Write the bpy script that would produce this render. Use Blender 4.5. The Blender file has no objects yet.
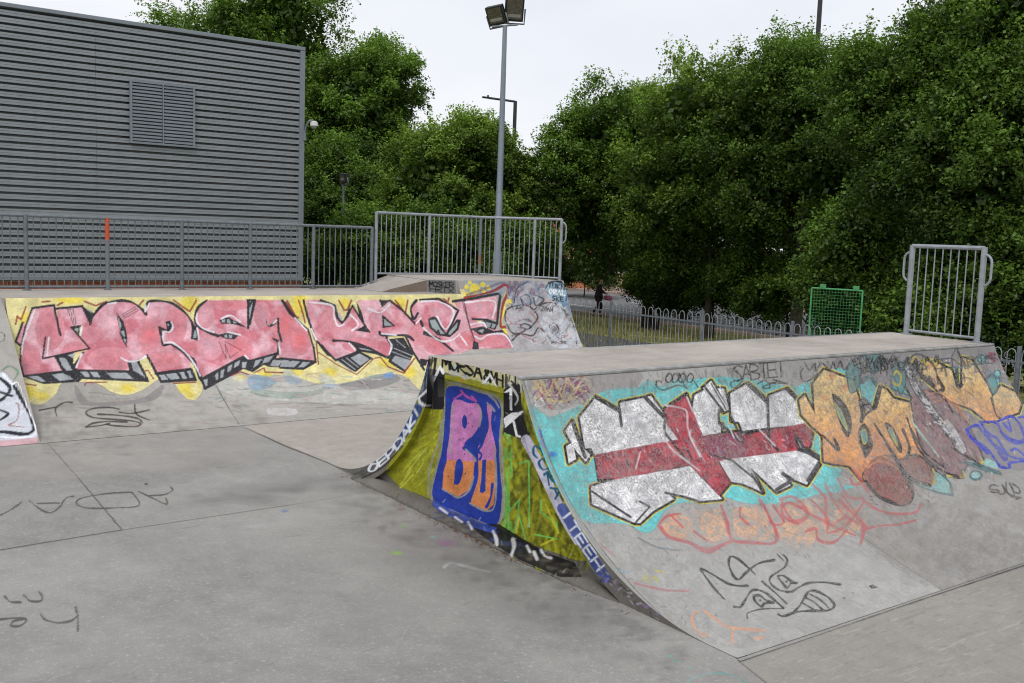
import bpy, bmesh, math, random
import numpy as np
from mathutils import Vector, Matrix, noise as mnoise
random.seed(7); rng = np.random.default_rng(7)
SC = bpy.context.scene
COL = SC.collection
# ------------------------------------------------------------------ camera
F, CH = 978.0, 2.3
YAW, PIT, ROL = .9423, .1087, .0345
cd = np.array([math.cos(YAW)*math.cos(PIT), math.sin(YAW)*math.cos(PIT), -math.sin(PIT)])
cr = np.cross(cd, [0, 0, 1]); cr /= np.linalg.norm(cr); cu = np.cross(cr, cd)
cr, cu = math.cos(ROL)*cr+math.sin(ROL)*cu, -math.sin(ROL)*cr+math.cos(ROL)*cu
CM = np.array([cr, cu, -cd])
def pr(P):                       # world points (n,3) -> photo pixels, used to measure where paint sits on a surface
    c = (np.asarray(P, float)-[0, 0, CH])@CM.T
    z = np.minimum(c[:, 2], -.05)
    return np.stack([512-F*c[:, 0]/z, 341.5+F*c[:, 1]/z], 1)
def ray(px, py): return CM.T@np.array([px-512, 341.5-py, -F])
def onz(px, py, z=0): d = ray(px, py); return np.array([0, 0, CH])+(z-CH)/d[2]*d
def ony(px, py, y): d = ray(px, py); return np.array([0, 0, CH])+y/d[1]*d
def onx(px, py, x): d = ray(px, py); return np.array([0, 0, CH])+x/d[0]*d
def atd(px, py, D):              # point at horizontal distance D
    d = ray(px, py); return np.array([0, 0, CH])+D/math.hypot(d[0], d[1])*d
camd = bpy.data.cameras.new('camera'); cam = bpy.data.objects.new('camera', camd); COL.objects.link(cam)
camd.sensor_width = 36; camd.lens = F/1024*36; camd.clip_start = .1; camd.clip_end = 2000
cam.matrix_world = Matrix(((cr[0], cu[0], -cd[0], 0), (cr[1], cu[1], -cd[1], 0), (cr[2], cu[2], -cd[2], CH), (0, 0, 0, 1)))
SC.camera = cam
# ------------------------------------------------------------------ helpers
def lin(r, g, b):
    f = lambda v: (v/255/12.92) if v/255 <= .04045 else ((v/255+.055)/1.055)**2.4
    return (f(r), f(g), f(b))
def tag(o, label=None, cat=None, group=None, kind=None):
    if label: o['label'] = label
    if cat: o['category'] = cat
    if group: o['group'] = group
    if kind: o['kind'] = kind
    return o
def empty(name, loc=(0, 0, 0), rz=0):
    o = bpy.data.objects.new(name, None); COL.objects.link(o); o.location = loc; o.rotation_euler = (0, 0, rz); o.empty_display_size = .2
    return o
def link(name, me, mat, parent=None, smooth=False):
    if mat: me.materials.append(mat)
    o = bpy.data.objects.new(name, me); COL.objects.link(o)
    if parent: o.parent = parent
    if smooth: me.polygons.foreach_set('use_smooth', [True]*len(me.polygons))
    return o
def fast_mesh(name, V, Q):
    V = np.asarray(V, np.float32); Q = np.asarray(Q, np.int32); k = Q.shape[1]
    me = bpy.data.meshes.new(name)
    me.vertices.add(len(V)); me.vertices.foreach_set('co', V.ravel())
    me.loops.add(Q.size); me.loops.foreach_set('vertex_index', Q.ravel())
    me.polygons.add(len(Q)); me.polygons.foreach_set('loop_start', np.arange(0, Q.size, k, dtype=np.int32))
    try: me.polygons.foreach_set('loop_total', np.full(len(Q), k, np.int32))
    except Exception: pass
    me.update(calc_edges=True)
    return me
def grid_mesh(name, P):          # P (nu,nv,3)
    nu, nv = P.shape[:2]; i = np.arange(nu*nv).reshape(nu, nv)
    Q = np.stack([i[:-1, :-1], i[1:, :-1], i[1:, 1:], i[:-1, 1:]], -1).reshape(-1, 4)
    return fast_mesh(name, P.reshape(-1, 3), Q)
class MB:
    def __init__(s): s.v = []; s.f = []
    def add(s, vs, fs):
        n = len(s.v); s.v += [tuple(map(float, v)) for v in vs]; s.f += [tuple(n+i for i in f) for f in fs]
    def box(s, a, b, bev=0):
        x0, y0, z0 = a; x1, y1, z1 = b
        s.add([(x0, y0, z0), (x1, y0, z0), (x1, y1, z0), (x0, y1, z0), (x0, y0, z1), (x1, y0, z1), (x1, y1, z1), (x0, y1, z1)],
              [(3, 2, 1, 0), (4, 5, 6, 7), (0, 1, 5, 4), (1, 2, 6, 5), (2, 3, 7, 6), (3, 0, 4, 7)])
    def beam(s, p, q, w, h, up=(0, 0, 1)):
        p, q = Vector(p), Vector(q); d = (q-p).normalized(); up = Vector(up)
        if abs(d.dot(up)) > .98: up = Vector((1, 0, 0))
        a = d.cross(up).normalized()*w/2; b = a.cross(d).normalized()*h/2
        s.add([p-a-b, p+a-b, p+a+b, p-a+b, q-a-b, q+a-b, q+a+b, q-a+b],
              [(0, 1, 2, 3), (7, 6, 5, 4), (4, 5, 1, 0), (5, 6, 2, 1), (6, 7, 3, 2), (7, 4, 0, 3)])
    def tube(s, pts, r, n=8, cap=True):
        pts = [Vector(p) for p in pts]; rs = r if isinstance(r, (list, tuple)) else [r]*len(pts)
        n0 = len(s.v); pa = None
        for i, p in enumerate(pts):
            d = (pts[min(i+1, len(pts)-1)]-pts[max(i-1, 0)]).normalized()
            if pa is None:
                ref = Vector((0, 0, 1)) if abs(d.z) < .9 else Vector((1, 0, 0)); pa = d.cross(ref).normalized()
            pa = (pa-d*pa.dot(d)).normalized(); pb = d.cross(pa)
            for k in range(n):
                t = 2*math.pi*k/n; s.v.append(tuple(p+(pa*math.cos(t)+pb*math.sin(t))*rs[i]))
        for i in range(len(pts)-1):
            for k in range(n):
                a = n0+i*n+k; b = n0+i*n+(k+1) % n; s.f.append((a, b, b+n, a+n))
        if cap:
            s.f.append(tuple(n0+k for k in range(n))[::-1]); s.f.append(tuple(n0+(len(pts)-1)*n+k for k in range(n)))
    def prism(s, poly, z0, z1):
        n = len(poly)
        z0f = z0 if callable(z0) else (lambda x, y: z0); z1f = z1 if callable(z1) else (lambda x, y: z1)
        s.add([(x, y, z0f(x, y)) for x, y in poly]+[(x, y, z1f(x, y)) for x, y in poly],
              [tuple(range(n))[::-1], tuple(range(n, 2*n))]+[(i, (i+1) % n, n+(i+1) % n, n+i) for i in range(n)])
    def mesh(s, name):
        me = bpy.data.meshes.new(name); me.from_pydata(s.v, [], s.f); me.update(); return me
    def build(s, name, mat, parent=None, smooth=False, bevel=0, org=None):
        me = s.mesh(name)
        if org is not None: me.transform(Matrix.Translation(-Vector(org)))
        o = link(name, me, mat, parent, smooth)
        if org is not None: o.location = org
        if smooth:
            try: me.set_sharp_from_angle(angle=math.radians(40))
            except Exception: pass
        if bevel:
            m = o.modifiers.new('bevel', 'BEVEL'); m.width = bevel; m.segments = 2; m.limit_method = 'ANGLE'
        return o
# ------------------------------------------------------------------ materials
class NT:
    def __init__(s, name):
        s.m = bpy.data.materials.new(name); s.m.use_nodes = True; s.t = s.m.node_tree
        s.b = s.t.nodes['Principled BSDF']; s.out = s.t.nodes['Material Output']
    def n(s, ty, **k):
        nd = s.t.nodes.new(ty)
        for a, v in k.items():
            if a.startswith('i_'):
                key = a[2:]; key = int(key) if key.isdigit() else key.replace('_', ' ')
                s.put(nd.inputs[key], v)
            else: setattr(nd, a, v)
        return nd
    def put(s, sock, v):
        if isinstance(v, bpy.types.NodeSocket): s.t.links.new(v, sock)
        elif isinstance(v, tuple) and len(v) == 3 and sock.type == 'RGBA': sock.default_value = (*v, 1)
        else: sock.default_value = v
    def pos(s, scale=(1, 1, 1), rot=(0, 0, 0)):
        g = s.n('ShaderNodeNewGeometry'); m = s.n('ShaderNodeMapping', i_Vector=g.outputs['Position']); m.inputs['Scale'].default_value = scale; m.inputs['Rotation'].default_value = rot
        return m.outputs[0]
    def noise(s, vec, sc, det=4, rough=.55, dist=0):
        return s.n('ShaderNodeTexNoise', i_Vector=vec, i_Scale=sc, i_Detail=det, i_Roughness=rough, i_Distortion=dist).outputs['Fac']
    def ramp(s, f, a, b, c0=0., c1=1.):
        return s.n('ShaderNodeMapRange', i_0=f, i_1=a, i_2=b, i_3=c0, i_4=c1).outputs[0]
    def mix(s, f, a, b, mode='MIX'):
        m = s.n('ShaderNodeMix', data_type='RGBA', blend_type=mode)
        s.put(m.inputs[0], f); s.put(m.inputs[6], a); s.put(m.inputs[7], b); return m.outputs[2]
    def math(s, op, a, b=0., c=None):
        m = s.n('ShaderNodeMath', operation=op); s.put(m.inputs[0], a); s.put(m.inputs[1], b)
        if c is not None: s.put(m.inputs[2], c)
        return m.outputs[0]
    def bump(s, h, st, dist=.01):
        b = s.n('ShaderNodeBump', i_Height=h, i_Strength=st, i_Distance=dist); s.put(s.b.inputs['Normal'], b.outputs[0])
def simple(name, col, rough=.6, metal=0, var=.15, sc=6, bump=0, spec=None):
    N = NT(name); p = N.pos()
    f = N.noise(p, sc, 5, .6)
    c = N.mix(N.ramp(f, .3, .7), tuple(v*(1-var) for v in col), tuple(min(1, v*(1+var)) for v in col))
    N.put(N.b.inputs['Base Color'], c); N.b.inputs['Roughness'].default_value = rough; N.b.inputs['Metallic'].default_value = metal
    if spec is not None: N.b.inputs['Specular IOR Level'].default_value = spec
    if bump: N.bump(N.noise(p, 60, 3), bump)
    return N.m
def concrete(name, col, dark=.72, spk=.35, paint=False, wear=.5, streak=(1, 1, 1), rough=.85, warm=(1, 1, 1), big=.6, chip=120.):
    N = NT(name); p = N.pos()
    c0 = tuple(v*dark for v in col); c1 = tuple(v*1.12 for v in col)
    base = N.mix(N.ramp(N.noise(p, big, 6, .62, .4), .36, .66), c0, c1)
    # slow blotches with hard-ish edges (damp marks, old cleaning marks)
    f2 = N.ramp(N.noise(p, big*3.3, 8, .7, 1.2), .5, .62)
    base = N.mix(N.math('MULTIPLY', f2, .28), base, tuple(v*.62*w for v, w in zip(col, warm)))
    ps = N.pos(streak)
    f3 = N.ramp(N.noise(ps, 5, 6, .7), .42, .64)
    base = N.mix(N.math('MULTIPLY', f3, .22), base, tuple(min(1, v*1.45) for v in col))
    # aggregate grain
    g1 = N.ramp(N.noise(p, 110, 5, .9), .42, .58)
    base = N.mix(N.math('MULTIPLY', g1, spk*.85), base, tuple(v*.5 for v in col))
    g2 = N.ramp(N.noise(p, 30, 6, .85), .54, .64)
    base = N.mix(N.math('MULTIPLY', g2, spk*.8), base, tuple(min(1, v*1.5) for v in col))
    v1 = N.n('ShaderNodeTexVoronoi', i_Vector=p, i_Scale=9., i_Randomness=1.)
    dots = N.ramp(v1.outputs['Distance'], .04, .075, 1., 0.)
    base = N.mix(N.math('MULTIPLY', dots, .35), base, tuple(v*.3 for v in col))
    col_out = base
    if paint:
        at = N.n('ShaderNodeAttribute', attribute_name='Paint')
        w1 = N.noise(p, chip, 4, .75)
        w2 = N.noise(ps, 9, 7, .78)
        w3 = N.noise(p, 2.2, 4, .6)
        s_ = N.math('ADD', N.math('MULTIPLY', w1, .65), N.math('ADD', N.math('MULTIPLY', w2, .2), N.math('MULTIPLY', w3, .15)))
        t0 = .385+.085*wear
        keep = N.ramp(s_, t0, t0+.035, .12, 1.)
        al = N.math('MULTIPLY', at.outputs['Alpha'], keep)
        base = N.mix(N.math('MULTIPLY', at.outputs['Alpha'], .55), base, tuple(v*.38 for v in col))
        dirt = N.ramp(N.noise(p, 5, 9, .8), .35, .68, .78, 1.14)
        pc = N.mix(1., at.outputs['Color'], N.n('ShaderNodeCombineColor', i_0=dirt, i_1=dirt, i_2=dirt).outputs[0], 'MULTIPLY')
        col_out = N.mix(al, base, pc)
        N.put(N.b.inputs['Roughness'], N.ramp(al, 0, 1, rough, .72))
    else: N.b.inputs['Roughness'].default_value = rough
    N.put(N.b.inputs['Base Color'], col_out)
    N.b.inputs['Specular IOR Level'].default_value = .15
    h = N.math('ADD', N.math('MULTIPLY', N.noise(p, 130, 4, .7), .5), N.noise(p, 14, 5, .6))
    N.bump(h, .25, .006)
    return N.m
def tint(rgb, k): return tuple(v*k for v in rgb)
C_FLOOR = lin(158, 156, 152); C_FACE = lin(170, 169, 166); C_DECK = lin(176, 168, 161)
M_floor = concrete('floor_concrete', C_FLOOR, .70, .7, True, .3, (1.6, 1, 1), big=.42)
M_face = concrete('ramp_face_concrete', C_FACE, .74, .4, True, .9, (5, .8, .8), chip=95.)
M_plain = concrete('plain_concrete', lin(168, 162, 155), .8, .3, False)
M_bank = concrete('bank_concrete', lin(168, 164, 158), .82, .25, True, .2, (4, 1, .6), chip=60.)
M_end = concrete('ramp_end_concrete', lin(120, 116, 110), .6, .4, True, .12, (1, 1, .5), chip=90.)
M_deck = concrete('deck_concrete', C_DECK, .74, .4, False, streak=(.5, 2.5, 1), big=1.1)
M_plinth = concrete('plinth_concrete', lin(128, 122, 114), .55, .5, False, streak=(1, 1, 3), warm=(1, .9, .75), big=2.2)
M_galv = simple('galvanised_steel', lin(150, 156, 162), .5, .35, .22, 9, .05)
M_galvd = simple('weathered_steel', lin(112, 118, 124), .55, .3, .25, 12, .05)
M_cop = simple('coping_steel', lin(158, 158, 156), .4, .35, .35, 10)
M_black = simple('black_metal', lin(32, 33, 35), .5, .1, .2)
M_lens = simple('lamp_glass', lin(88, 84, 70), .12, 0, .5, 22)
M_white = simple('white_plastic', lin(215, 215, 212), .4, 0, .05)
M_green = simple('green_paint', lin(72, 150, 92), .5, 0, .2, 8)
M_leaflit = simple('dead_leaves', lin(110, 70, 45), .9, 0, .5, 60)
# ------------------------------------------------------------------ paint canvas (measured on the photograph, baked onto the real surfaces)
class Canvas:
    S = 4; thin = 1.
    def __init__(s, x0, y0, x1, y1):
        s.x0, s.y0 = x0, y0; s.w, s.h = int((x1-x0)*s.S), int((y1-y0)*s.S)
        s.a = np.zeros((s.h, s.w, 4), np.float32)
    def _put(s, m, ix, iy, col, al):
        if m.size == 0: return
        v = s.a[iy[0]:iy[1], ix[0]:ix[1]]; m = (m*al)[..., None]
        c = np.array([*lin(*col), 1.], np.float32)
        v[:] = v*(1-m)+c*m
    def _box(s, P, pad):
        lo = np.floor((P.min(0)-pad-[s.x0, s.y0])*s.S).astype(int); hi = np.ceil((P.max(0)+pad-[s.x0, s.y0])*s.S).astype(int)+1
        ix = (max(0, lo[0]), min(s.w, hi[0])); iy = (max(0, lo[1]), min(s.h, hi[1]))
        if ix[1] <= ix[0] or iy[1] <= iy[0]: return None
        X = (np.arange(*ix)+.5)/s.S+s.x0; Y = (np.arange(*iy)+.5)/s.S+s.y0
        return ix, iy, *np.meshgrid(X, Y)
    @staticmethod
    def cr(P, closed, k=6):
        P = np.asarray(P, float); n = len(P)
        if n < 3: return P
        out = []
        for i in range(n if closed else n-1):
            g = (lambda j: P[j % n]) if closed else (lambda j: P[min(max(j, 0), n-1)])
            a, b, c, d = g(i-1), g(i), g(i+1), g(i+2)
            for t in np.arange(k)/k:
                out.append(.5*((2*b)+(c-a)*t+(2*a-5*b+4*c-d)*t*t+(3*b-a-3*c+d)*t**3))
        if not closed: out.append(P[-1])
        return np.array(out)
    def poly(s, P, col, al=1., sm=False):
        P = np.asarray(P, float)
        if sm: P = s.cr(P, True)
        b = s._box(P, 1)
        if not b: return
        ix, iy, X, Y = b; m = np.zeros(X.shape, bool)
        for i in range(len(P)):
            x1, y1 = P[i]; x2, y2 = P[(i+1) % len(P)]
            if y1 == y2: continue
            c = ((y1 > Y) != (y2 > Y)); m ^= c & (X < (x2-x1)*(Y-y1)/(y2-y1)+x1)
        s._put(m.astype(np.float32), ix, iy, col, al)
    def line(s, P, w, col, al=1., sm=True, soft=.35, closed=False):
        P = np.asarray(P, float); w = w*s.thin if .6 < w < 2 and al > .65 else w
        if closed: P = np.vstack([P, P[:1]])
        if sm and len(P) > 2: P = s.cr(P, False)
        b = s._box(P, w+soft+1)
        if not b: return
        ix, iy, X, Y = b; D = np.full(X.shape, 1e9); ph = random.uniform(0, 6.28); vary = .26 if .6 < w < 3.6 and al > .65 and len(P) > 4 else 0.
        for i in range(len(P)-1):
            a, c = P[i], P[i+1]; d = c-a; L = max(d@d, 1e-9)
            t = np.clip(((X-a[0])*d[0]+(Y-a[1])*d[1])/L, 0, 1)
            D = np.minimum(D, np.sqrt((X-a[0]-t*d[0])**2+(Y-a[1]-t*d[1])**2)-w/2*(1+vary*math.sin(i*.55+ph)))
        m = np.clip(-D/max(soft, .1)+.5, 0, 1)
        s._put(m.astype(np.float32), ix, iy, col, al)
    def polyn(s, P, col, al=1., sc=4., lo=-.2, hi=.3, seed=1, sm=True):     # broken, worn-through fill
        t = Canvas(s.x0, s.y0, s.x0+s.w/s.S, s.y0+s.h/s.S); t.poly(P, col, 1., sm)
        n = vnoise(s.h, s.w, sc*s.S, seed)*.6+vnoise(s.h, s.w, sc*s.S/3.5, seed+1)*.4+vnoise(s.h, s.w, sc*s.S/9, seed+2)*.25
        m = t.a[..., 3:4]*np.clip((n-lo)/(hi-lo), 0, 1)[..., None]*al; c = np.array([*lin(*col), 1.], np.float32); s.a[:] = s.a*(1-m)+c*m
    def dot(s, x, y, rx, ry, col, al=1., soft=.3):
        b = s._box(np.array([[x-rx, y-ry], [x+rx, y+ry]]), 3)
        if not b: return
        ix, iy, X, Y = b; r = np.sqrt(((X-x)/rx)**2+((Y-y)/ry)**2)
        s._put(np.clip((1-r)/max(soft, .02), 0, 1).astype(np.float32), ix, iy, col, al)
    def sample(s, uv):
        j = rng.normal(0, .07, uv.shape); u = (uv[:, 0]+j[:, 0]-s.x0)*s.S-.5; v = (uv[:, 1]+j[:, 1]-s.y0)*s.S-.5
        ok = (u > 0) & (v > 0) & (u < s.w-2) & (v < s.h-2)
        u = np.clip(u, 0, s.w-2); v = np.clip(v, 0, s.h-2); iu = u.astype(int); iv = v.astype(int); fu = (u-iu)[:, None]; fv = (v-iv)[:, None]
        A = s.a; c = (A[iv, iu]*(1-fu)*(1-fv)+A[iv, iu+1]*fu*(1-fv)+A[iv+1, iu]*(1-fu)*fv+A[iv+1, iu+1]*fu*fv)
        c[~ok] = 0
        al = c[:, 3:4]; return np.hstack([c[:, :3]/np.maximum(al, 1e-4), al])
def vnoise(h, w, s, seed):
    r = np.random.default_rng(seed); gh, gw = int(h/s)+3, int(w/s)+3; g = r.random((gh, gw)).astype(np.float32)*2-1
    y = np.arange(h)/s; x = np.arange(w)/s; iy = y.astype(int); ix = x.astype(int); fy = (y-iy)[:, None]; fx = (x-ix)[None]; fy = fy*fy*(3-2*fy); fx = fx*fx*(3-2*fx)
    return (g[iy][:, ix]*(1-fx)+g[iy][:, ix+1]*fx)*(1-fy)+(g[iy+1][:, ix]*(1-fx)+g[iy+1][:, ix+1]*fx)*fy
def spray_vary(cv, amp=(.20, .14, .16), sc=(14, 5, 1.2), seed=1):      # uneven spray: thickness of the paint film varies at several scales
    k = 1+sum(a*vnoise(cv.h, cv.w, s*cv.S, seed+i) for i, (a, s) in enumerate(zip(amp, sc)))
    cv.a[..., :3] *= np.clip(k, .3, 1.6)[..., None]
def retone(cv, col, c0, c1, s=9, seed=3, tol=.012):                    # fade one flat fill between two tones
    a = cv.a; c = np.array(lin(*col)); m = (np.abs(a[..., :3]-c).sum(-1) < tol) & (a[..., 3] > .98)
    t = np.clip(.5+.9*vnoise(cv.h, cv.w, s*cv.S, seed)+.35*vnoise(cv.h, cv.w, s*cv.S/3, seed+1), 0, 1)[..., None]
    a[..., :3] = np.where(m[..., None], np.array(lin(*c0))*(1-t)+np.array(lin(*c1))*t, a[..., :3])
def bake(me, cv, mask=None, conv=True):
    n = len(me.vertices); co = np.empty(n*3, np.float32); me.vertices.foreach_get('co', co); co = co.reshape(-1, 3)
    c = cv.sample(pr(co))
    if mask is not None: c[~mask(co)] = 0
    at = me.color_attributes.new('Paint', 'FLOAT_COLOR', 'POINT'); at.data.foreach_set('color', c.astype(np.float32).ravel())
def Zm(ox, oy, s=6.381): return lambda L: [(ox+x/s, oy+y/s) for x, y in L]
# hand-drawn capitals as strokes in a unit box (x right, y up)
GL = {'A': [[(0, 0), (.5, 1), (1, 0)], [(.2, .4), (.85, .4)]], 'B': [[(0, 0), (0, 1), (.8, .85), (.75, .6), (0, .5), (.9, .35), (.8, .05), (0, 0)]],
      'C': [[(1, .85), (.5, 1), (0, .5), (.5, 0), (1, .15)]], 'D': [[(0, 0), (0, 1), (.7, .9), (1, .5), (.7, .05), (0, 0)]],
      'E': [[(1, 1), (0, 1), (0, 0), (1, 0)], [(0, .5), (.8, .5)]], 'H': [[(0, 0), (0, 1)], [(1, 0), (1, 1)], [(0, .5), (1, .5)]],
      'I': [[(.5, 0), (.5, 1)]], 'K': [[(0, 0), (0, 1)], [(1, 1), (0, .45), (1, 0)]], 'L': [[(0, 1), (0, 0), (.9, 0)]],
      'M': [[(0, 0), (.1, 1), (.5, .3), (.9, 1), (1, 0)]], 'N': [[(0, 0), (0, 1), (1, 0), (1, 1)]], 'O': [[(.5, 1), (0, .5), (.5, 0), (1, .5), (.5, 1)]],
      'P': [[(0, 0), (0, 1), (.9, .85), (.8, .5), (0, .4)]], 'R': [[(0, 0), (0, 1), (.9, .85), (.8, .55), (0, .45), (1, 0)]],
      'S': [[(1, .9), (.5, 1), (.05, .75), (.9, .3), (.5, 0), (0, .1)]], 'T': [[(.5, 0), (.5, 1)], [(0, 1), (1, 1)]], 'U': [[(0, 1), (.1, .1), (.8, .1), (1, 1)]],
      'Y': [[(0, 1), (.5, .5), (1, 1)], [(.5, .5), (.5, 0)]], '!': [[(.5, 1), (.5, .3)], [(.5, .08), (.5, 0)]], '.': [[(.5, .3), (.5, .4)]],
      '&': [[(1, 0), (.2, .8), (.5, 1), (.7, .8), (0, .3), (.4, 0), (1, .45)]], 'Z': [[(0, 1), (1, 1), (0, 0), (1, 0)]], 'X': [[(0, 0), (1, 1)], [(0, 1), (1, 0)]],
      '5': [[(1, 1), (.1, 1), (.1, .6), (.9, .4), (.5, 0), (0, .05)]]}
def text(cv, s, path, up, w, col, al=1., gap=.3, sm=True):
    """letters along a pixel path, `up` = pixel vector for the height of a capital"""
    P = Canvas.cr(path, False, 8) if len(path) > 2 else np.array(path, float)
    seg = np.r_[0, np.cumsum(np.hypot(*np.diff(P, axis=0).T))]; L = seg[-1]
    at = lambda t: np.array([np.interp(t*L, seg, P[:, 0]), np.interp(t*L, seg, P[:, 1])])
    n = len(s); up = np.array(up, float)
    for i, ch in enumerate(s):
        if ch not in GL: continue
        a = at((i+gap/2)/n); b = at((i+1-gap/2)/n)
        for st in GL[ch]: cv.line([a+(b-a)*x+up*y for x, y in st], w, col, al, sm=sm and ch in 'OCSUBDPR&')
# ------------------------------------------------------------------ graffiti on the back bank
PINK, PINK2, PALE = (205, 138, 148), (196, 112, 122), (214, 166, 178)
BLK, GRY, YEL, PYE, DRED, WHT = (48, 48, 53), (158, 162, 166), (222, 203, 84), (221, 211, 150), (140, 42, 52), (228, 226, 232)
cb = Canvas(-10, 270, 610, 460)
W_ = 2.3
A, B, C, D = Zm(0, 285), Zm(140, 285), Zm(280, 285), Zm(420, 265)
O1 = Zm(0, 270, 3.009)
# background
cb.poly([(-8, 290), (230, 288), (470, 290), (466, 345), (428, 390), (404, 376), (380, 374), (350, 382), (320, 384), (290, 376), (250, 374), (225, 366), (206, 372), (202, 392), (194, 400), (184, 396), (172, 382), (158, 380), (146, 388), (128, 395), (112, 392), (98, 384), (80, 382), (62, 383), (56, 394), (42, 404), (28, 402), (18, 390)], PYE, .95, True)
for x, y, rx, ry in [(28, 320, 12, 10), (28, 392, 12, 9), (42, 396, 9, 6), (128, 388, 10, 6), (185, 388, 9, 7), (190, 395, 6, 5), (70, 300, 20, 5), (190, 303, 12, 10), (300, 305, 12, 16), (345, 303, 8, 7), (400, 303, 8, 8), (330, 372, 9, 6), (388, 362, 13, 8), (410, 372, 8, 8), (296, 372, 8, 5), (240, 378, 8, 4), (265, 374, 9, 4)]:
    cb.dot(x, y, rx, ry, YEL, .95, .5)
cb.poly(O1([(225, 345), (270, 395), (350, 395), (430, 385), (490, 345), (480, 380), (430, 400), (300, 410), (240, 400)]), (130, 126, 126), .6, True)
# lower smears of the bank
for P, c, a in [([(210, 372), (260, 380), (330, 385), (425, 395), (420, 404), (300, 402), (230, 395)], (196, 196, 190), .6), ([(248, 378), (262, 375), (276, 382), (262, 390), (250, 388)], (110, 150, 180), .6),
                ([(282, 372), (292, 370), (302, 382), (290, 384)], (140, 165, 190), .45), ([(318, 376), (328, 374), (336, 386), (325, 388)], (140, 165, 195), .45), ([(252, 390), (300, 392), (330, 388), (300, 398), (262, 397)], (90, 130, 115), .35),
                ([(268, 408), (296, 409), (294, 415), (270, 415)], (205, 203, 200), .7), ([(340, 384), (372, 378), (392, 374), (400, 380), (378, 388), (350, 390)], (120, 118, 122), .5), ([(384, 374), (392, 372), (394, 377), (386, 378)], (110, 145, 190), .8)]:
    cb.poly(P, c, a, True)
for i in range(120):
    x = random.uniform(205, 410); y = random.uniform(374, 412); cb.line([(x, y), (x+random.uniform(4, 14), y+random.uniform(-3, 3))], random.uniform(.5, 1.6), random.choice([(215, 212, 208), (120, 115, 115), (190, 150, 150), (130, 160, 160)]), .45)
for i in range(14):
    x = random.uniform(60, 240); y = random.uniform(392, 425); cb.line([(x, y), (x+random.uniform(4, 18), y+random.uniform(-2, 2))], random.uniform(.5, 1.2), random.choice([(110, 108, 106), (190, 150, 145)]), .35)
# red ticks on the yellow
for P in (A([(100, 250), (110, 200), (135, 220), (165, 140)]), A([(365, 130), (400, 112)]), A([(540, 105), (610, 132), (680, 105)]), A([(270, 108), (320, 104)]), A([(890, 125), (915, 98)]), B([(215, 98), (318, 170), (360, 98)]),
          B([(930, 110), (985, 190), (1010, 210)]), C([(45, 100), (90, 180), (100, 215)]), C([(120, 100), (140, 160), (160, 240)]), C([(375, 98), (410, 160), (430, 160), (455, 98)]), C([(735, 98), (800, 180), (815, 98)]), D([(150, 215), (178, 238), (185, 212)])):
    cb.line(P, 1.8, DRED, .9, sm=False)
# M
lit = dict(al=1.)
for P in (A([(205, 145), (345, 128), (385, 320), (320, 330), (290, 330), (272, 470), (355, 455), (405, 550), (150, 580), (128, 500), (130, 410), (160, 290)]),
          A([(360, 150), (525, 135), (575, 250), (520, 262), (455, 272), (572, 405), (272, 470), (292, 330), (385, 320)]),
          A([(145, 240), (165, 260), (150, 340), (130, 385), (100, 360)]),
          A([(575, 250), (600, 190), (660, 125), (740, 100), (830, 105), (900, 150), (935, 190), (940, 110), (1030, 95), (1030, 560), (985, 565), (945, 450), (880, 480), (820, 485), (830, 550), (500, 545), (470, 520), (500, 470), (530, 430), (572, 405), (510, 320), (520, 262)]),
          B([(0, 130), (40, 190), (50, 108), (130, 100), (200, 112), (280, 160), (325, 215), (340, 240), (355, 195), (380, 140), (420, 96), (905, 96), (960, 170), (1024, 250), (1024, 470), (880, 455), (700, 480), (655, 455), (390, 590), (385, 560), (320, 450), (325, 535), (100, 565), (45, 450), (0, 480)]),
          C([(0, 120), (100, 220), (180, 290), (220, 400), (225, 485), (0, 470)]),
          C([(165, 96), (265, 96), (350, 140), (370, 210), (395, 245), (430, 205), (460, 130), (495, 190), (545, 260), (575, 300), (635, 300), (620, 150), (560, 150), (500, 96), (640, 96), (660, 130), (700, 100), (830, 210), (850, 110), (1024, 96), (1024, 430), (940, 430), (940, 480), (890, 490), (840, 400), (800, 320), (690, 330), (720, 400), (690, 465), (600, 430), (450, 375), (500, 420), (360, 475), (250, 370), (190, 270)]),
          D([(0, 225), (120, 215), (210, 250), (245, 285), (215, 235), (490, 200), (495, 350), (400, 345), (340, 345), (400, 380), (490, 410), (540, 420), (610, 530), (340, 535), (80, 620), (0, 660)])):
    cb.poly(P, PINK)
cb.poly(C([(495, 96), (640, 96), (660, 130), (640, 180), (635, 300), (575, 300), (545, 260), (520, 170)]), PINK)
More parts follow.
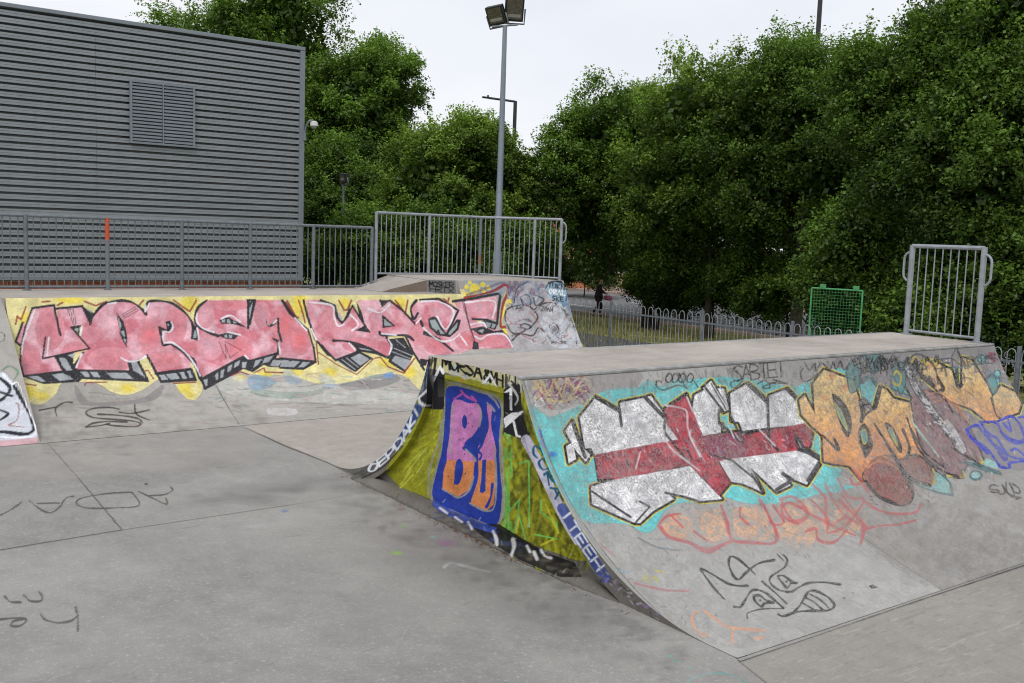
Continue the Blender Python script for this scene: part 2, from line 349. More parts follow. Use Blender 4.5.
# pink tone patches (sprayed fades)
for x, y, rx, ry, c, a in [(50, 330, 16, 22, PINK2, .6), (30, 360, 12, 16, PINK2, .6), (75, 350, 14, 9, PINK2, .5), (90, 335, 10, 9, (185, 110, 125), .6), (110, 360, 24, 14, PINK2, .7), (150, 335, 14, 15, (214, 108, 116), .8), (125, 310, 12, 10, PALE, .8), (176, 325, 12, 20, PINK2, .6), (165, 360, 18, 10, (216, 122, 128), .7),
                           (205, 315, 10, 14, PALE, .7), (230, 305, 22, 6, (216, 120, 126), .7), (210, 345, 14, 16, PALE, .8), (238, 348, 16, 14, (216, 112, 120), .7), (262, 315, 9, 14, (160, 130, 140), .5), (285, 325, 12, 22, (216, 108, 112), .8), (300, 340, 12, 16, (218, 100, 104), .8), (285, 356, 14, 7, PALE, .6), (330, 320, 16, 18, (212, 140, 148), .6),
                           (360, 345, 20, 9, (212, 128, 136), .7), (345, 335, 12, 9, PALE, .6), (380, 318, 12, 8, PALE, .8), (420, 335, 16, 14, (212, 138, 146), .7), (440, 312, 12, 8, PALE, .9), (478, 308, 16, 9, PALE, .8), (470, 340, 16, 10, (216, 112, 120), .7), (490, 340, 20, 8, (220, 132, 140), .7), (437, 345, 14, 10, (218, 118, 126), .7)]:
    cb.dot(x, y, rx, ry, c, a, .9)
retone(cb, PINK, (196, 116, 128), (220, 172, 182), 11)
# 3D blocks under the letters
dark = [A([(150, 580), (405, 550), (355, 455), (430, 440), (470, 430), (465, 520), (520, 592), (500, 612), (275, 628)]), A([(500, 545), (830, 550), (820, 485), (880, 480), (945, 612), (520, 595)]),
        B([(100, 565), (325, 535), (350, 600), (130, 618)]), B([(395, 595), (655, 458), (700, 485), (880, 432), (870, 465), (1024, 480), (1024, 520), (940, 530), (820, 522), (790, 510), (720, 558), (650, 532), (420, 662), (375, 600), (320, 450), (350, 470)]),
        C([(360, 480), (510, 425), (585, 470), (480, 558)]), C([(450, 368), (560, 400), (690, 463), (600, 440), (500, 422)]), C([(690, 345), (790, 335), (850, 440), (800, 562), (690, 490), (720, 400)]), C([(0, 468), (228, 488), (150, 535), (0, 528)]),
        C([(240, 375), (270, 380), (350, 470), (300, 450)]), D([(0, 596), (50, 605), (40, 640), (0, 650)]), A([(525, 135), (600, 180), (572, 245), (545, 190)]), C([(345, 130), (400, 235), (450, 130), (440, 200), (395, 245), (360, 215)])]
for P in dark: cb.poly(P, BLK)
grey = [A([(165, 587), (240, 578), (290, 615), (262, 618)]), A([(330, 572), (400, 562), (480, 600), (380, 612)]), A([(375, 462), (420, 467), (462, 545), (425, 545), (400, 520)]), A([(430, 445), (485, 435), (470, 470)]),
        A([(510, 552), (545, 588), (575, 588), (560, 555)]), A([(572, 555), (600, 588), (640, 588), (620, 555)]), A([(680, 560), (810, 560), (850, 600), (720, 598)]), A([(835, 492), (870, 487), (925, 588), (850, 545)]), A([(540, 150), (590, 165), (580, 175)]),
        B([(115, 572), (155, 572), (182, 604), (137, 609)]), B([(165, 570), (230, 560), (255, 598), (195, 605)]), B([(252, 558), (278, 553), (300, 598), (275, 600)]), B([(300, 550), (322, 545), (343, 590), (320, 593)]), B([(480, 570), (500, 557), (500, 600), (485, 610)]), B([(515, 547), (538, 535), (530, 588), (512, 596)]),
        B([(562, 520), (590, 505), (580, 545), (556, 557)]), B([(605, 497), (640, 478), (630, 512), (598, 530)]), B([(652, 492), (682, 490), (672, 530), (650, 528)]), B([(740, 472), (782, 462), (752, 510), (722, 528)]), B([(800, 457), (860, 442), (822, 490), (780, 500)]), B([(850, 477), (915, 482), (880, 520), (830, 515)]), B([(940, 487), (975, 487), (950, 520), (905, 525)]), B([(395, 608), (430, 600), (430, 645), (415, 645)]),
        C([(450, 465), (520, 430), (570, 475), (512, 515)]), C([(500, 400), (560, 410), (640, 440), (540, 425)]), C([(712, 482), (735, 450), (838, 482), (800, 543)]), C([(20, 475), (60, 478), (30, 520), (0, 520)]), C([(80, 480), (130, 485), (90, 525), (50, 522)]), C([(150, 488), (200, 490), (150, 525), (115, 526)]), C([(365, 165), (400, 215), (385, 235)])]
for P in grey: cb.poly(P, GRY)
for q in ([(720, 400), (840, 450)], [(715, 425), (830, 470)], [(740, 350), (800, 400)], [(370, 485), (460, 550)], [(395, 475), (480, 540)], [(420, 462), (500, 525)]): cb.line(C(q), .8, GRY)
holes = [A([(745, 178), (790, 235), (812, 330), (808, 400), (770, 330)]), A([(455, 270), (510, 262), (505, 325)]), B([(505, 225), (560, 203), (640, 245), (690, 278), (600, 250), (520, 247)]), B([(498, 318), (560, 303), (630, 322), (600, 348), (540, 342)]), B([(335, 255), (360, 262), (375, 355), (325, 345), (345, 310)]),
         B([(680, 96), (728, 96), (695, 275)]), B([(800, 215), (830, 270), (870, 250), (855, 230), (815, 270)]), B([(165, 238), (192, 238), (196, 275), (172, 285)]), B([(190, 380), (250, 385), (310, 445), (260, 425)]), B([(835, 335), (890, 350), (875, 370)]),
         C([(650, 185), (738, 262), (655, 275)]), C([(640, 96), (705, 96), (650, 145)]), C([(480, 290), (545, 255), (582, 306)]), C([(945, 215), (980, 200), (1024, 220), (1024, 330), (975, 270)]), C([(485, 96), (520, 170), (545, 260), (505, 210)]),
         D([(50, 345), (95, 335), (170, 440), (235, 345), (262, 350), (245, 415), (190, 462), (110, 447), (60, 400)]), D([(400, 350), (495, 375), (480, 415), (425, 400)]), D([(335, 412), (430, 400), (470, 432), (380, 448)]), D([(340, 485), (372, 495), (376, 538), (333, 538)])]
for P in holes: cb.poly(P, BLK)
for P in (A([(755, 205), (775, 250), (770, 285), (760, 260)]), A([(768, 295), (790, 290), (800, 330), (785, 325)]), A([(785, 340), (803, 345), (803, 380)]), A([(470, 280), (500, 275), (498, 305)]), B([(520, 225), (540, 218), (545, 240), (525, 240)]), B([(552, 218), (575, 220), (580, 245), (555, 242)]), B([(590, 228), (620, 240), (600, 248)]), B([(540, 318), (555, 315), (560, 338), (540, 335)]), B([(565, 316), (590, 318), (585, 340), (568, 340)]), B([(345, 300), (355, 280), (362, 335), (338, 338)]), B([(690, 170), (720, 105), (700, 220)]), B([(172, 248), (185, 250), (183, 272)]), B([(810, 225), (825, 255), (812, 262)]), B([(265, 420), (290, 435), (280, 440)]),
          C([(665, 215), (715, 258), (665, 262)]), C([(955, 225), (990, 220), (1024, 280), (1000, 290)]), D([(62, 350), (85, 355), (110, 425), (75, 395)]), D([(115, 395), (160, 440), (130, 440)]), D([(175, 440), (240, 365), (235, 400), (195, 445)]), D([(420, 362), (455, 372), (445, 400), (428, 395)]), D([(460, 372), (485, 380), (470, 405), (455, 402)]), D([(368, 418), (410, 408), (398, 436)])): cb.poly(P, (150, 158, 160))
lines = [A([(205, 148), (345, 128), (365, 230), (385, 320)]), A([(205, 148), (160, 270), (133, 400), (128, 500), (150, 582)]), A([(290, 330), (272, 470), (572, 405), (455, 270), (510, 262)]), A([(360, 150), (525, 135), (578, 248)]), A([(150, 582), (405, 552), (355, 457)]), A([(150, 582), (275, 626), (500, 612), (520, 590), (462, 505)]), A([(405, 552), (500, 612)]), A([(100, 362), (145, 240)]), A([(100, 362), (132, 388)]), A([(470, 520), (505, 470), (530, 430)]), A([(500, 545), (830, 552)]), A([(520, 593), (945, 612), (880, 480)]), A([(820, 487), (835, 552), (945, 612)]),
         B([(100, 565), (325, 537), (355, 605), (135, 616), (45, 450)]), B([(690, 98), (690, 275)]), B([(880, 215), (885, 300), (903, 358)]), B([(885, 370), (880, 440)]), B([(395, 598), (655, 458), (700, 485), (880, 435)]), B([(395, 600), (415, 662), (650, 535)]), B([(910, 98), (960, 170), (1024, 250)]), B([(685, 98), (735, 98), (700, 250)]),
         C([(10, 98), (60, 180), (180, 285), (215, 400), (228, 490), (0, 468)]), C([(228, 490), (150, 535), (0, 528)]), C([(150, 98), (175, 200), (225, 350), (355, 480)]), C([(260, 98), (350, 132), (365, 210), (395, 243), (430, 205), (463, 130), (500, 195), (545, 262)]), C([(355, 480), (500, 425), (585, 470)]), C([(690, 465), (720, 400), (680, 335)]), C([(700, 98), (780, 160), (860, 245)]), C([(800, 325), (850, 430), (890, 492), (940, 482)]), C([(890, 492), (920, 540)]), C([(690, 465), (600, 430), (490, 415)]), C([(655, 130), (640, 98)]), C([(920, 300), (960, 320), (1024, 350)]),
         D([(0, 222), (120, 215), (245, 290), (170, 445)]), D([(210, 232), (330, 215), (515, 178), (500, 280), (492, 375)]), D([(335, 345), (430, 350), (492, 375)]), D([(330, 412), (400, 398), (470, 430), (540, 420), (580, 470), (612, 525)]), D([(25, 440), (100, 462), (160, 505), (210, 548)])]
for P in lines: cb.line(P, W_, BLK, sm=False)
for P in (A([(575, 250), (600, 190), (660, 125), (740, 102), (830, 106), (900, 150), (932, 190)]), B([(40, 190), (50, 112), (130, 102), (215, 122), (300, 190), (338, 262), (330, 340)]), B([(120, 268), (140, 330), (148, 385), (200, 375), (270, 425), (330, 485), (370, 550), (392, 600)]), B([(120, 268), (170, 292), (198, 265), (192, 238), (168, 238)]), B([(425, 98), (370, 145), (350, 210), (370, 262), (430, 300), (500, 325)]), C([(340, 355), (430, 360), (560, 400), (690, 465)]), C([(635, 300), (660, 322), (800, 322), (852, 352)]), C([(850, 215), (835, 150), (870, 98)]), C([(860, 215), (880, 180)]), D([(20, 400), (10, 370), (0, 350)])): cb.line(P, W_*1.05, BLK)
cb.line(D([(280, 225), (300, 320), (320, 400), (352, 490)]), 1.1, BLK, sm=False)
for P in (A([(222, 155), (200, 215), (170, 290)]), A([(170, 300), (145, 370), (138, 440)]), A([(312, 335), (300, 450)]), A([(522, 268), (515, 320)]), A([(522, 440), (500, 490), (487, 525)]), A([(770, 462), (820, 487), (880, 482), (930, 455)]), A([(930, 130), (928, 170)]), A([(690, 120), (740, 112)]), B([(60, 115), (42, 160)]), B([(200, 235), (210, 270), (190, 300), (150, 300), (155, 365), (210, 370), (290, 430), (350, 510), (385, 580)]), B([(365, 180), (362, 230), (400, 275), (470, 300)]), B([(520, 215), (580, 195), (640, 235)]), B([(560, 300), (640, 318)]), B([(365, 275), (375, 345)]), B([(885, 370), (895, 440)]), B([(670, 450), (690, 470)]), B([(870, 225), (850, 245)]), C([(190, 110), (330, 130), (345, 200), (370, 260), (410, 250)]), C([(450, 190), (500, 250), (460, 290)]), C([(440, 370), (480, 415)]), C([(200, 280), (230, 350)]), C([(690, 345), (712, 390), (695, 445)]), C([(650, 310), (740, 320)]), C([(560, 150), (640, 175), (700, 125)]), C([(870, 245), (900, 210)]), C([(95, 210), (170, 290)]),
          D([(10, 232), (120, 235), (215, 295), (165, 410), (110, 330)]), D([(290, 240), (472, 230), (465, 335)]), D([(320, 380), (400, 368), (425, 400)]), D([(350, 455), (390, 472), (440, 445), (540, 445), (592, 522)]), D([(20, 400), (120, 480), (200, 480), (255, 440)]), D([(260, 455), (300, 510)])): cb.line(P, 1.6, WHT, .85)
for P in (A([(430, 155), (465, 152), (487, 245), (470, 252), (430, 155)]), A([(448, 160), (475, 240)]), A([(780, 190), (860, 140), (885, 160), (795, 212), (780, 190)]), A([(790, 200), (870, 150)]), B([(540, 360), (643, 415), (575, 465), (540, 375)]), B([(505, 362), (550, 470), (545, 375)]), C([(480, 610), (560, 640)])): cb.line(P, .7, BLK, .8, sm=False)
for P in (C([(232, 365), (245, 505)]), C([(245, 430), (370, 512), (490, 572), (600, 468), (640, 460), (690, 522), (790, 562), (858, 470)]), C([(0, 558), (20, 560)]), A([(540, 640), (550, 622), (680, 620)]), A([(925, 548), (945, 545), (980, 600)]), A([(155, 630), (230, 640)]), B([(215, 628), (355, 620)]), B([(580, 580), (640, 552), (690, 570)]), B([(730, 560), (790, 530), (800, 555), (910, 560)])): cb.line(P, 1.4, DRED, .9, sm=False)
# right hand section: yellow bubbles, red band, grey bubble figures
cb.poly(D([(280, 100), (560, 100), (600, 200), (560, 240), (500, 175), (290, 210)]), (150, 160, 170), .75)
for x, y, r in [(350, 150, 36), (298, 140, 17), (400, 125, 18), (436, 145, 17), (302, 188, 20), (318, 112, 14), (405, 165, 16), (570, 235, 20)]: cb.dot(*D([(x, y)])[0], r/6.38, r/6.38, YEL, 1, .15)
cb.line(D([(300, 190), (420, 150), (520, 115), (580, 150), (545, 230)]), 2.6, (95, 70, 100), .6)
cb.line(D([(552, 180), (530, 300), (520, 380), (590, 460)]), 3.2, YEL, .95)
cb.line(D([(285, 208), (450, 172), (540, 128), (562, 165), (528, 260), (515, 385), (550, 400), (590, 455)]), 2.4, DRED, .95)
gp = D([(600, 215), (625, 140), (690, 102), (800, 100), (870, 100), (942, 112), (960, 200), (985, 290), (1020, 400), (1046, 520), (640, 560), (590, 500), (555, 420), (545, 310), (590, 262)])
cb.poly(gp, (172, 169, 172), .93, True)
cb.poly(D([(815, 120), (870, 104), (930, 135), (940, 200), (930, 275), (870, 225), (820, 200)]), (140, 175, 195), .85, True)
for P in (D([(600, 240), (620, 150), (690, 105)]), D([(640, 255), (560, 280), (545, 350), (600, 440), (700, 400), (750, 340), (730, 290), (690, 260), (640, 255)]), D([(730, 285), (790, 245), (870, 250), (950, 330), (990, 420), (1000, 510)]), D([(590, 480), (640, 440), (720, 450), (760, 400), (830, 470), (840, 500)]), D([(800, 150), (830, 110), (900, 110), (940, 170), (930, 230)]),
          D([(650, 200), (680, 190), (705, 215), (700, 255), (660, 250), (645, 220)]), D([(730, 190), (790, 220), (740, 260), (725, 210)]), D([(640, 385), (670, 375), (710, 395), (680, 410), (645, 395)]), D([(825, 385), (860, 375), (885, 410), (870, 435), (835, 425), (825, 385)])): cb.line(P, 1.5, (44, 44, 50), .9)
cb.polyn(D([(600, 110), (760, 100), (820, 180), (700, 260), (600, 250), (560, 180)]), (104, 122, 150), .6, 3, seed=71); cb.polyn(D([(560, 110), (640, 105), (660, 150), (600, 210)]), (92, 70, 110), .6, 3, seed=72)
cb.polyn(D([(840, 240), (960, 300), (1020, 420), (1040, 520), (880, 530), (760, 430)]), (200, 206, 214), .7, 4, seed=73); cb.polyn(D([(880, 180), (960, 200), (985, 300), (940, 320)]), (90, 120, 150), .7, 3, seed=74); cb.polyn(D([(920, 300), (985, 330), (1000, 400), (960, 380)]), (96, 84, 74), .8, 3, seed=75)
for k in range(46):
    x, y = random.uniform(512, 570), random.uniform(284, 342); cb.line([(x, y), (x+random.uniform(-5, 5), y+random.uniform(-5, 5)), (x+random.uniform(-6, 6), y+random.uniform(-6, 6))], random.uniform(.7, 1.2), random.choice([(46, 46, 52), (46, 46, 52), (120, 60, 80), (70, 90, 120)]), .55)
cb.dot(*D([(855, 408)])[0], 4, 4, (95, 95, 100), .8, .4)
text(cb, 'TAK', D([(580, 285), (660, 290)]), (0, -4), .8, (60, 60, 66)); text(cb, 'ZONA', D([(770, 290), (850, 300)]), (1, -4), .8, (60, 60, 66)); text(cb, 'MOUSE', D([(838, 500), (935, 500)]), (0, -2), .7, (60, 60, 66))
text(cb, 'YUKN', D([(815, 140), (925, 160)]), (0, -5), 1., (40, 42, 50)); text(cb, 'ORAL', D([(820, 180), (930, 195)]), (0, -4.5), 1., (235, 238, 240)); text(cb, 'SKE', D([(840, 225), (920, 235)]), (0, -4.5), 1., (40, 42, 50))
for P in (D([(550, 330), (590, 380)]), D([(690, 290), (730, 330), (790, 420)]), D([(640, 440), (740, 490)])): cb.line(P, .9, (160, 60, 75), .7)
for i in range(220):
    x, y = random.uniform(506, 580), random.uniform(288, 345); cb.line([(x, y), (x+random.uniform(-4, 4), y+random.uniform(-4, 4))], random.uniform(.5, 1.6), random.choice([(200, 205, 210), (150, 170, 190), (120, 120, 126), (205, 170, 170)]), .4)
# tag low on the bank, hip joints
Q = Zm(0, 340, 5.12)
for P in (Q([(610, 355), (560, 345), (480, 350), (440, 370), (470, 395), (560, 405), (680, 415), (720, 430), (690, 443), (600, 440), (540, 432)]), Q([(440, 445), (480, 425), (560, 418), (650, 420)]), Q([(500, 380), (600, 385), (700, 400), (730, 425)]), Q([(440, 445), (500, 440), (560, 428)]), Q([(690, 330), (700, 380), (765, 410)]), Q([(610, 370), (680, 375), (765, 358)]), Q([(290, 390), (285, 350), (330, 320), (370, 320)]), Q([(200, 360), (280, 345)])): cb.line(P, 1.5, (46, 44, 45), .85)
cb.line([(215, 383), (224, 400), (239, 424)], .9, (95, 92, 88), .8); cb.line([(355, 372), (372, 392), (393, 406)], .9, (185, 182, 178), .8); cb.line([(462, 300), (468, 322), (475, 350)], .7, (60, 60, 60), .7)
for i in range(60):
    x, y = random.uniform(38, 420), random.uniform(400, 436); cb.line([(x, y), (x+random.uniform(5, 40), y+random.uniform(-1.5, 1.5))], random.uniform(.4, 1.5), random.choice([(120, 115, 110), (185, 180, 174), (135, 128, 122)]), .25)
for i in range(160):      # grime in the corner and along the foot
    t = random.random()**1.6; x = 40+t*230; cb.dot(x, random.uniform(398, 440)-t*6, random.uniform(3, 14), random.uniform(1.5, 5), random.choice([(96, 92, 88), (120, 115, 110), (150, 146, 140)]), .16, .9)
for i in range(900):
    x, y = random.uniform(15, 580), random.uniform(298, 400); cb.dot(x, y, random.uniform(.3, .9), random.uniform(.3, .8), random.choice([(70, 66, 70), (120, 110, 115), (235, 225, 225), (150, 140, 140)]), .4, .5)
spray_vary(cb, (.10, .08, .10), seed=21)
# left bank
cl = Canvas(-20, 290, 60, 460)
L0 = Zm(0, 280, 3.8)
cl.poly([(-12, 372), (5, 372), (16, 385), (26, 408), (37, 432), (38, 441), (-12, 449)], (203, 207, 216), .95)
cl.poly([(-12, 441), (10, 440), (38, 437), (39, 444), (-12, 450)], (205, 160, 165), .85)
for P, w in (([(0, 378), (10, 388), (4, 398), (-5, 402)], 3), ([(14, 386), (22, 400), (30, 416), (34, 428), (26, 434), (5, 432), (-8, 432)], 3.2), ([(0, 410), (8, 414), (0, 420)], 2.5), ([(0, 392), (12, 396)], 2.4)): cl.line(P, w, (40, 42, 50))
cl.line([(3, 374), (12, 384), (18, 383), (27, 405), (36, 430), (28, 437), (0, 437)], 1.2, (240, 240, 245))
cl.line([(16, 403), (19, 406), (17, 420), (9, 425), (24, 427)], 1.2, (150, 100, 95), .9)
cl.line([(3, 370), (10, 366), (18, 372), (14, 380)], 1.6, (90, 140, 110), .7); cl.line([(0, 342), (4, 340), (4, 334), (0, 332)], .7, (60, 60, 60), .8)
# ------------------------------------------------------------------ graffiti on the near ramp face
cf = Canvas(500, 335, 1060, 683); cf.thin = 1.35
E_, F_, G_, H_, I_, J_, K_ = Zm(480, 345), Zm(540, 430), Zm(640, 350), Zm(700, 430), Zm(780, 345), Zm(864, 345), Zm(864, 430)
Z4, Z5, Z8, FC = Zm(540, 330, 3.654), Zm(784, 330, 4.267), Zm(620, 500, 3.657), Zm(680, 540)
CYA, TEAL, SIL, RED = (98, 196, 198), (46, 98, 104), (205, 204, 207), (160, 48, 64)
OR1, OR2, BRN, MAU = (222, 190, 128), (224, 156, 92), (146, 88, 84), (142, 112, 116)
# concrete tone of the two face panels (the right-hand one is browner)
cf.poly([(728, 360), (748, 420), (790, 490), (868, 540), (945, 592), (1060, 560), (1060, 330), (728, 350)], (152, 147, 143), .4)
# washed colour over the upper right part
cf.poly([(845, 352), (990, 345), (1030, 400), (1030, 470), (930, 440), (850, 400)], (128, 122, 128), .6, True)
for i in range(170):
    x = random.uniform(850, 1015); y = random.uniform(352, 352+ (70 if x > 900 else 40)); cf.line([(x, y), (x+random.uniform(-3, 8), y+random.uniform(2, 12))], random.uniform(.8, 3), random.choice([(120, 100, 125), (110, 130, 135), (150, 145, 150), (90, 90, 96), (135, 120, 130)]), .35)
cf.poly([(529, 403), (548, 416), (565, 412), (581, 404), (600, 393), (614, 388), (635, 387), (655, 386), (680, 388), (690, 380), (715, 377), (745, 378), (780, 385), (800, 385), (822, 374), (840, 368), (850, 380), (850, 430), (840, 480), (856, 486), (838, 492), (818, 494), (800, 500), (772, 504), (745, 503), (720, 497), (700, 503), (680, 503), (664, 512), (655, 528), (645, 533), (625, 524), (588, 522), (571, 506), (556, 484), (545, 462), (535, 430)], CYA, .95, True)
cf.poly([(640, 386), (650, 380), (662, 386), (680, 378), (700, 384), (690, 396), (650, 396)], CYA, .6, True)
for P in ([(530, 378), (600, 372), (640, 372), (635, 388), (600, 392), (580, 403), (560, 410), (540, 405)],): cf.poly(P, (148, 138, 138), .5, True)
for i in range(420):      # old dirt and wash under the lip
    x = random.uniform(524, 1000); y = 381-(x-517)*.064+random.random()**1.5*26; cf.line([(x, y), (x+random.uniform(-1, 3), y+random.uniform(2, 9))], random.uniform(.6, 2.6), random.choice([(104, 100, 98), (128, 124, 122), (92, 90, 92), (168, 162, 156), (122, 112, 116)]), .35)
for i in range(700):      # worn layers in the turquoise
    x = random.uniform(530, 850); y = random.uniform(385, 530); cf.a; 
    if random.random() < .5 or y > 500 or x < 590: cf.line([(x, y), (x+random.uniform(-1, 3), y+random.uniform(0, 3))], random.uniform(.4, 1.1), random.choice([(60, 90, 95), (150, 215, 215), (110, 130, 130), (70, 150, 160)]), .5 if (x < 600 or y > 495 or y < 395) else .25)
# wavy purple / beige tag at the top left of the face
for c, al, w, n in (((190, 165, 110), .8, 2.2, 5), ((130, 60, 110), .8, 1.6, 6), ((205, 190, 170), .6, 1.2, 7), ((70, 60, 70), .6, .8, 8)):
    for k in range(n):
        y0 = 376+random.uniform(0, 22); P = []
        x = random.uniform(532, 545)
        while x < 590: P.append((x, y0+random.uniform(-9, 12))); x += random.uniform(5, 9)
        cf.line(P, w, c, al)
for P in (E_([(355, 240), (380, 330), (400, 230), (430, 320), (475, 215), (520, 330), (560, 210), (610, 300), (640, 240)]), E_([(350, 230), (440, 360), (540, 360), (620, 330)])): cf.line(P, 2, (196, 172, 118), .85, sm=False)
cf.line(E_([(400, 205), (560, 195)]), 1.5, (125, 40, 100), .9); cf.line(E_([(370, 290), (400, 330)]), 1.6, (150, 60, 120), .8); cf.line(E_([(440, 390), (460, 410)]), 2, (190, 40, 60), .8)
cf.line(E_([(350, 330), (360, 390), (410, 380), (390, 340)]), 1, (225, 220, 225), .8)
def piece(P, w=2.6, yl=True, fill=SIL):
    P = np.array(P)
    return P, w, yl, fill
pcs = [Z4([(145, 320), (205, 245), (285, 292), (297, 352), (294, 265), (385, 247), (405, 240), (465, 325), (460, 360), (505, 400), (200, 456), (188, 432), (165, 432)]),
       Z4([(92, 370), (118, 332), (150, 425), (183, 455), (168, 482), (132, 442)]), Z4([(95, 425), (120, 410), (132, 472), (105, 487)]),
       [(591, 487), (612, 480), (690, 466), (722, 499), (700, 501), (683, 495), (667, 493), (674, 499), (653, 511), (640, 523), (635, 523), (592, 504)],
       Z4([(565, 238), (600, 220), (655, 280), (648, 305), (650, 345), (665, 345), (660, 375), (597, 387), (555, 300)]), Z4([(595, 212), (625, 186), (690, 290), (670, 300)]), Z4([(648, 213), (672, 215), (690, 288)]),
       Z4([(695, 232), (760, 195), (832, 260), (832, 356), (740, 368), (728, 336), (700, 332)]), Z4([(838, 240), (905, 215), (948, 262), (965, 310), (988, 342), (838, 358)]),
       Z4([(655, 480), (700, 468), (930, 440), (1000, 450), (1023, 490), (975, 565), (925, 545), (890, 520), (915, 568), (865, 592), (800, 530), (770, 505), (815, 594), (740, 560), (700, 555)]),
       Z4([(455, 290), (535, 235), (595, 388), (725, 372), (740, 385), (970, 340), (1000, 352), (985, 425), (930, 442), (700, 470), (650, 480), (695, 556), (655, 605), (600, 545), (545, 492), (460, 340)])]
for P in pcs: cf.line(P, 7.0, (212, 196, 50), 1, sm=False, closed=True)
for P in pcs: cf.line(P, 5.0, (26, 24, 28), 1, sm=False, closed=True)
for P in pcs[:-1]: cf.poly(P, SIL)
R1 = pcs[-1]
cf.poly(R1, RED); cf.poly(Z4([(198, 456), (500, 400), (560, 490), (265, 548), (212, 552)]), RED)
cf.poly(Z4([(455, 335), (505, 400), (470, 405), (452, 365)]), SIL)
cf.poly(Z4([(595, 388), (740, 375), (740, 460), (640, 478), (600, 440)]), (120, 58, 84), .7)
cf.line(Z4([(198, 456), (212, 550)]), 2, (26, 24, 28), sm=False); cf.line(Z4([(212, 550), (265, 545), (240, 552)]), 2.5, (26, 24, 28), sm=False)
for P, w in ((Z4([(455, 335), (455, 375), (500, 430), (550, 490)]), 1.8), (Z4([(832, 260), (836, 400), (870, 440)]), 3), (Z4([(700, 320), (738, 400)]), 2.6), (Z4([(660, 345), (740, 410)]), 3.5), (Z4([(625, 455), (700, 475), (780, 540), (815, 590)]), 2), (Z4([(940, 395), (960, 430), (1023, 470)]), 5), (Z4([(540, 440), (552, 470)]), 1.4), (Z4([(315, 475), (325, 500)]), 2.2), (Z4([(190, 590), (330, 683)]), 1.8), (Z4([(205, 245), (285, 292)]), 4.6), (Z4([(205, 247), (290, 288), (298, 350)]), 3), (Z4([(385, 247), (460, 325)]), 4), (Z4([(600, 205), (672, 300)]), 2.6), (Z4([(625, 195), (680, 290)]), 1), (Z4([(760, 197), (830, 262)]), 4.4), (Z4([(905, 217), (948, 262), (965, 310)]), 4.4), (Z4([(118, 335), (165, 465)]), 3.6)):
    cf.line(P, w, (26, 24, 28), .95, sm=False)
for P, w in ((F_([(635, 455), (700, 490), (610, 590)]), 2), (F_([(800, 400), (870, 415), (1000, 450)]), 2.4), (H_([(530, 280), (590, 320), (490, 380)]), 4), (H_([(330, 280), (400, 400)]), 2), (H_([(620, 60), (640, 120), (700, 140), (780, 190)]), 6), (H_([(760, 210), (690, 320)]), 4), (Z4([(450, 290), (535, 237)]), 2)):
    cf.line(P, w, (42, 40, 44), .95, sm=False)
for P in (G_([(150, 350), (260, 370), (300, 400), (310, 520), (390, 680)]), F_([(640, 140), (610, 250)]), F_([(790, 0), (830, 110), (1020, 260)]), F_([(960, 0), (960, 50), (1020, 170)]), G_([(300, 300), (340, 400)]), G_([(560, 470), (600, 560)]), H_([(380, 0), (480, 100)])): cf.line(P, 1.2, (215, 205, 210), .75)
for i in range(60):
    x, y = random.uniform(598, 805), 0; t = (x-598)/207; y = 462-t*30+random.uniform(-10, 10); cf.line([(x, y), (x+random.uniform(-3, 6), y+random.uniform(1, 7))], random.uniform(.5, 1.4), random.choice([(205, 195, 200), (110, 100, 150), (90, 30, 44), (200, 70, 80)]), .5)
for i in range(30):
    x, y = random.uniform(590, 700), random.uniform(400, 510); cf.line([(x, y), (x+random.uniform(-2, 3), y+random.uniform(-3, 3))], random.uniform(.5, 1.2), random.choice([(120, 140, 190), (190, 90, 100), (140, 140, 145)]), .4)
# teal around the orange letters
for P in (Z5([(285, 150), (330, 135), (330, 230), (300, 200)]), Z5([(310, 220), (370, 185), (410, 240), (385, 340), (345, 300), (320, 290)]), Z5([(450, 180), (500, 190), (545, 290), (500, 270), (455, 255)]), Z5([(860, 190), (930, 200), (925, 280), (890, 290), (850, 230)]), Z5([(720, 155), (750, 160), (745, 230), (725, 200)])):
    cf.poly(P, TEAL, .9); c = np.mean(P, 0); cf.poly((np.array(P)-c)*.68+c, (105, 185, 188), .9)
for x, y, rx, ry in ((843, 125, 20, 26), (910, 187, 18, 20)):
    p = Z5([(x, y)])[0]; cf.dot(*p, rx/4.27, ry/4.27, TEAL, .95, .1); cf.dot(*p, rx/7, ry/7, (110, 190, 192), .95, .1)
cf.poly(Z5([(870, 95), (900, 95), (905, 135), (885, 135)]), (140, 50, 80), .9)
ob = [Z5([(65, 300), (88, 278), (132, 360), (125, 230), (170, 170), (300, 218), (318, 300), (330, 385), (385, 335), (410, 242), (440, 258), (465, 292), (540, 312), (548, 370), (600, 500), (635, 600), (640, 655), (580, 640), (500, 570), (520, 640), (380, 650), (330, 640), (280, 580), (210, 570), (170, 560), (165, 450), (110, 400), (75, 360)]),
      Z5([(590, 200), (600, 130), (650, 140), (715, 172), (735, 245), (760, 240), (762, 120), (800, 130), (870, 240), (925, 375), (870, 392), (800, 335), (700, 300), (640, 240)]), Z5([(888, 290), (925, 238), (985, 265), (1012, 312), (1000, 352), (900, 388)])]
for P in ob: cf.line(P, 6.8, (212, 196, 50), 1, closed=True, sm=False)
for P in ob: cf.line(P, 4.8, (26, 24, 28), 1, closed=True, sm=False)
for P in ob: cf.poly(P, OR1, 1)
for x, y, rx, ry in ((810, 455, 22, 20), (838, 460, 20, 16), (880, 455, 24, 22), (905, 450, 16, 26), (962, 385, 14, 14), (975, 405, 20, 12), (1005, 412, 14, 10)): pass
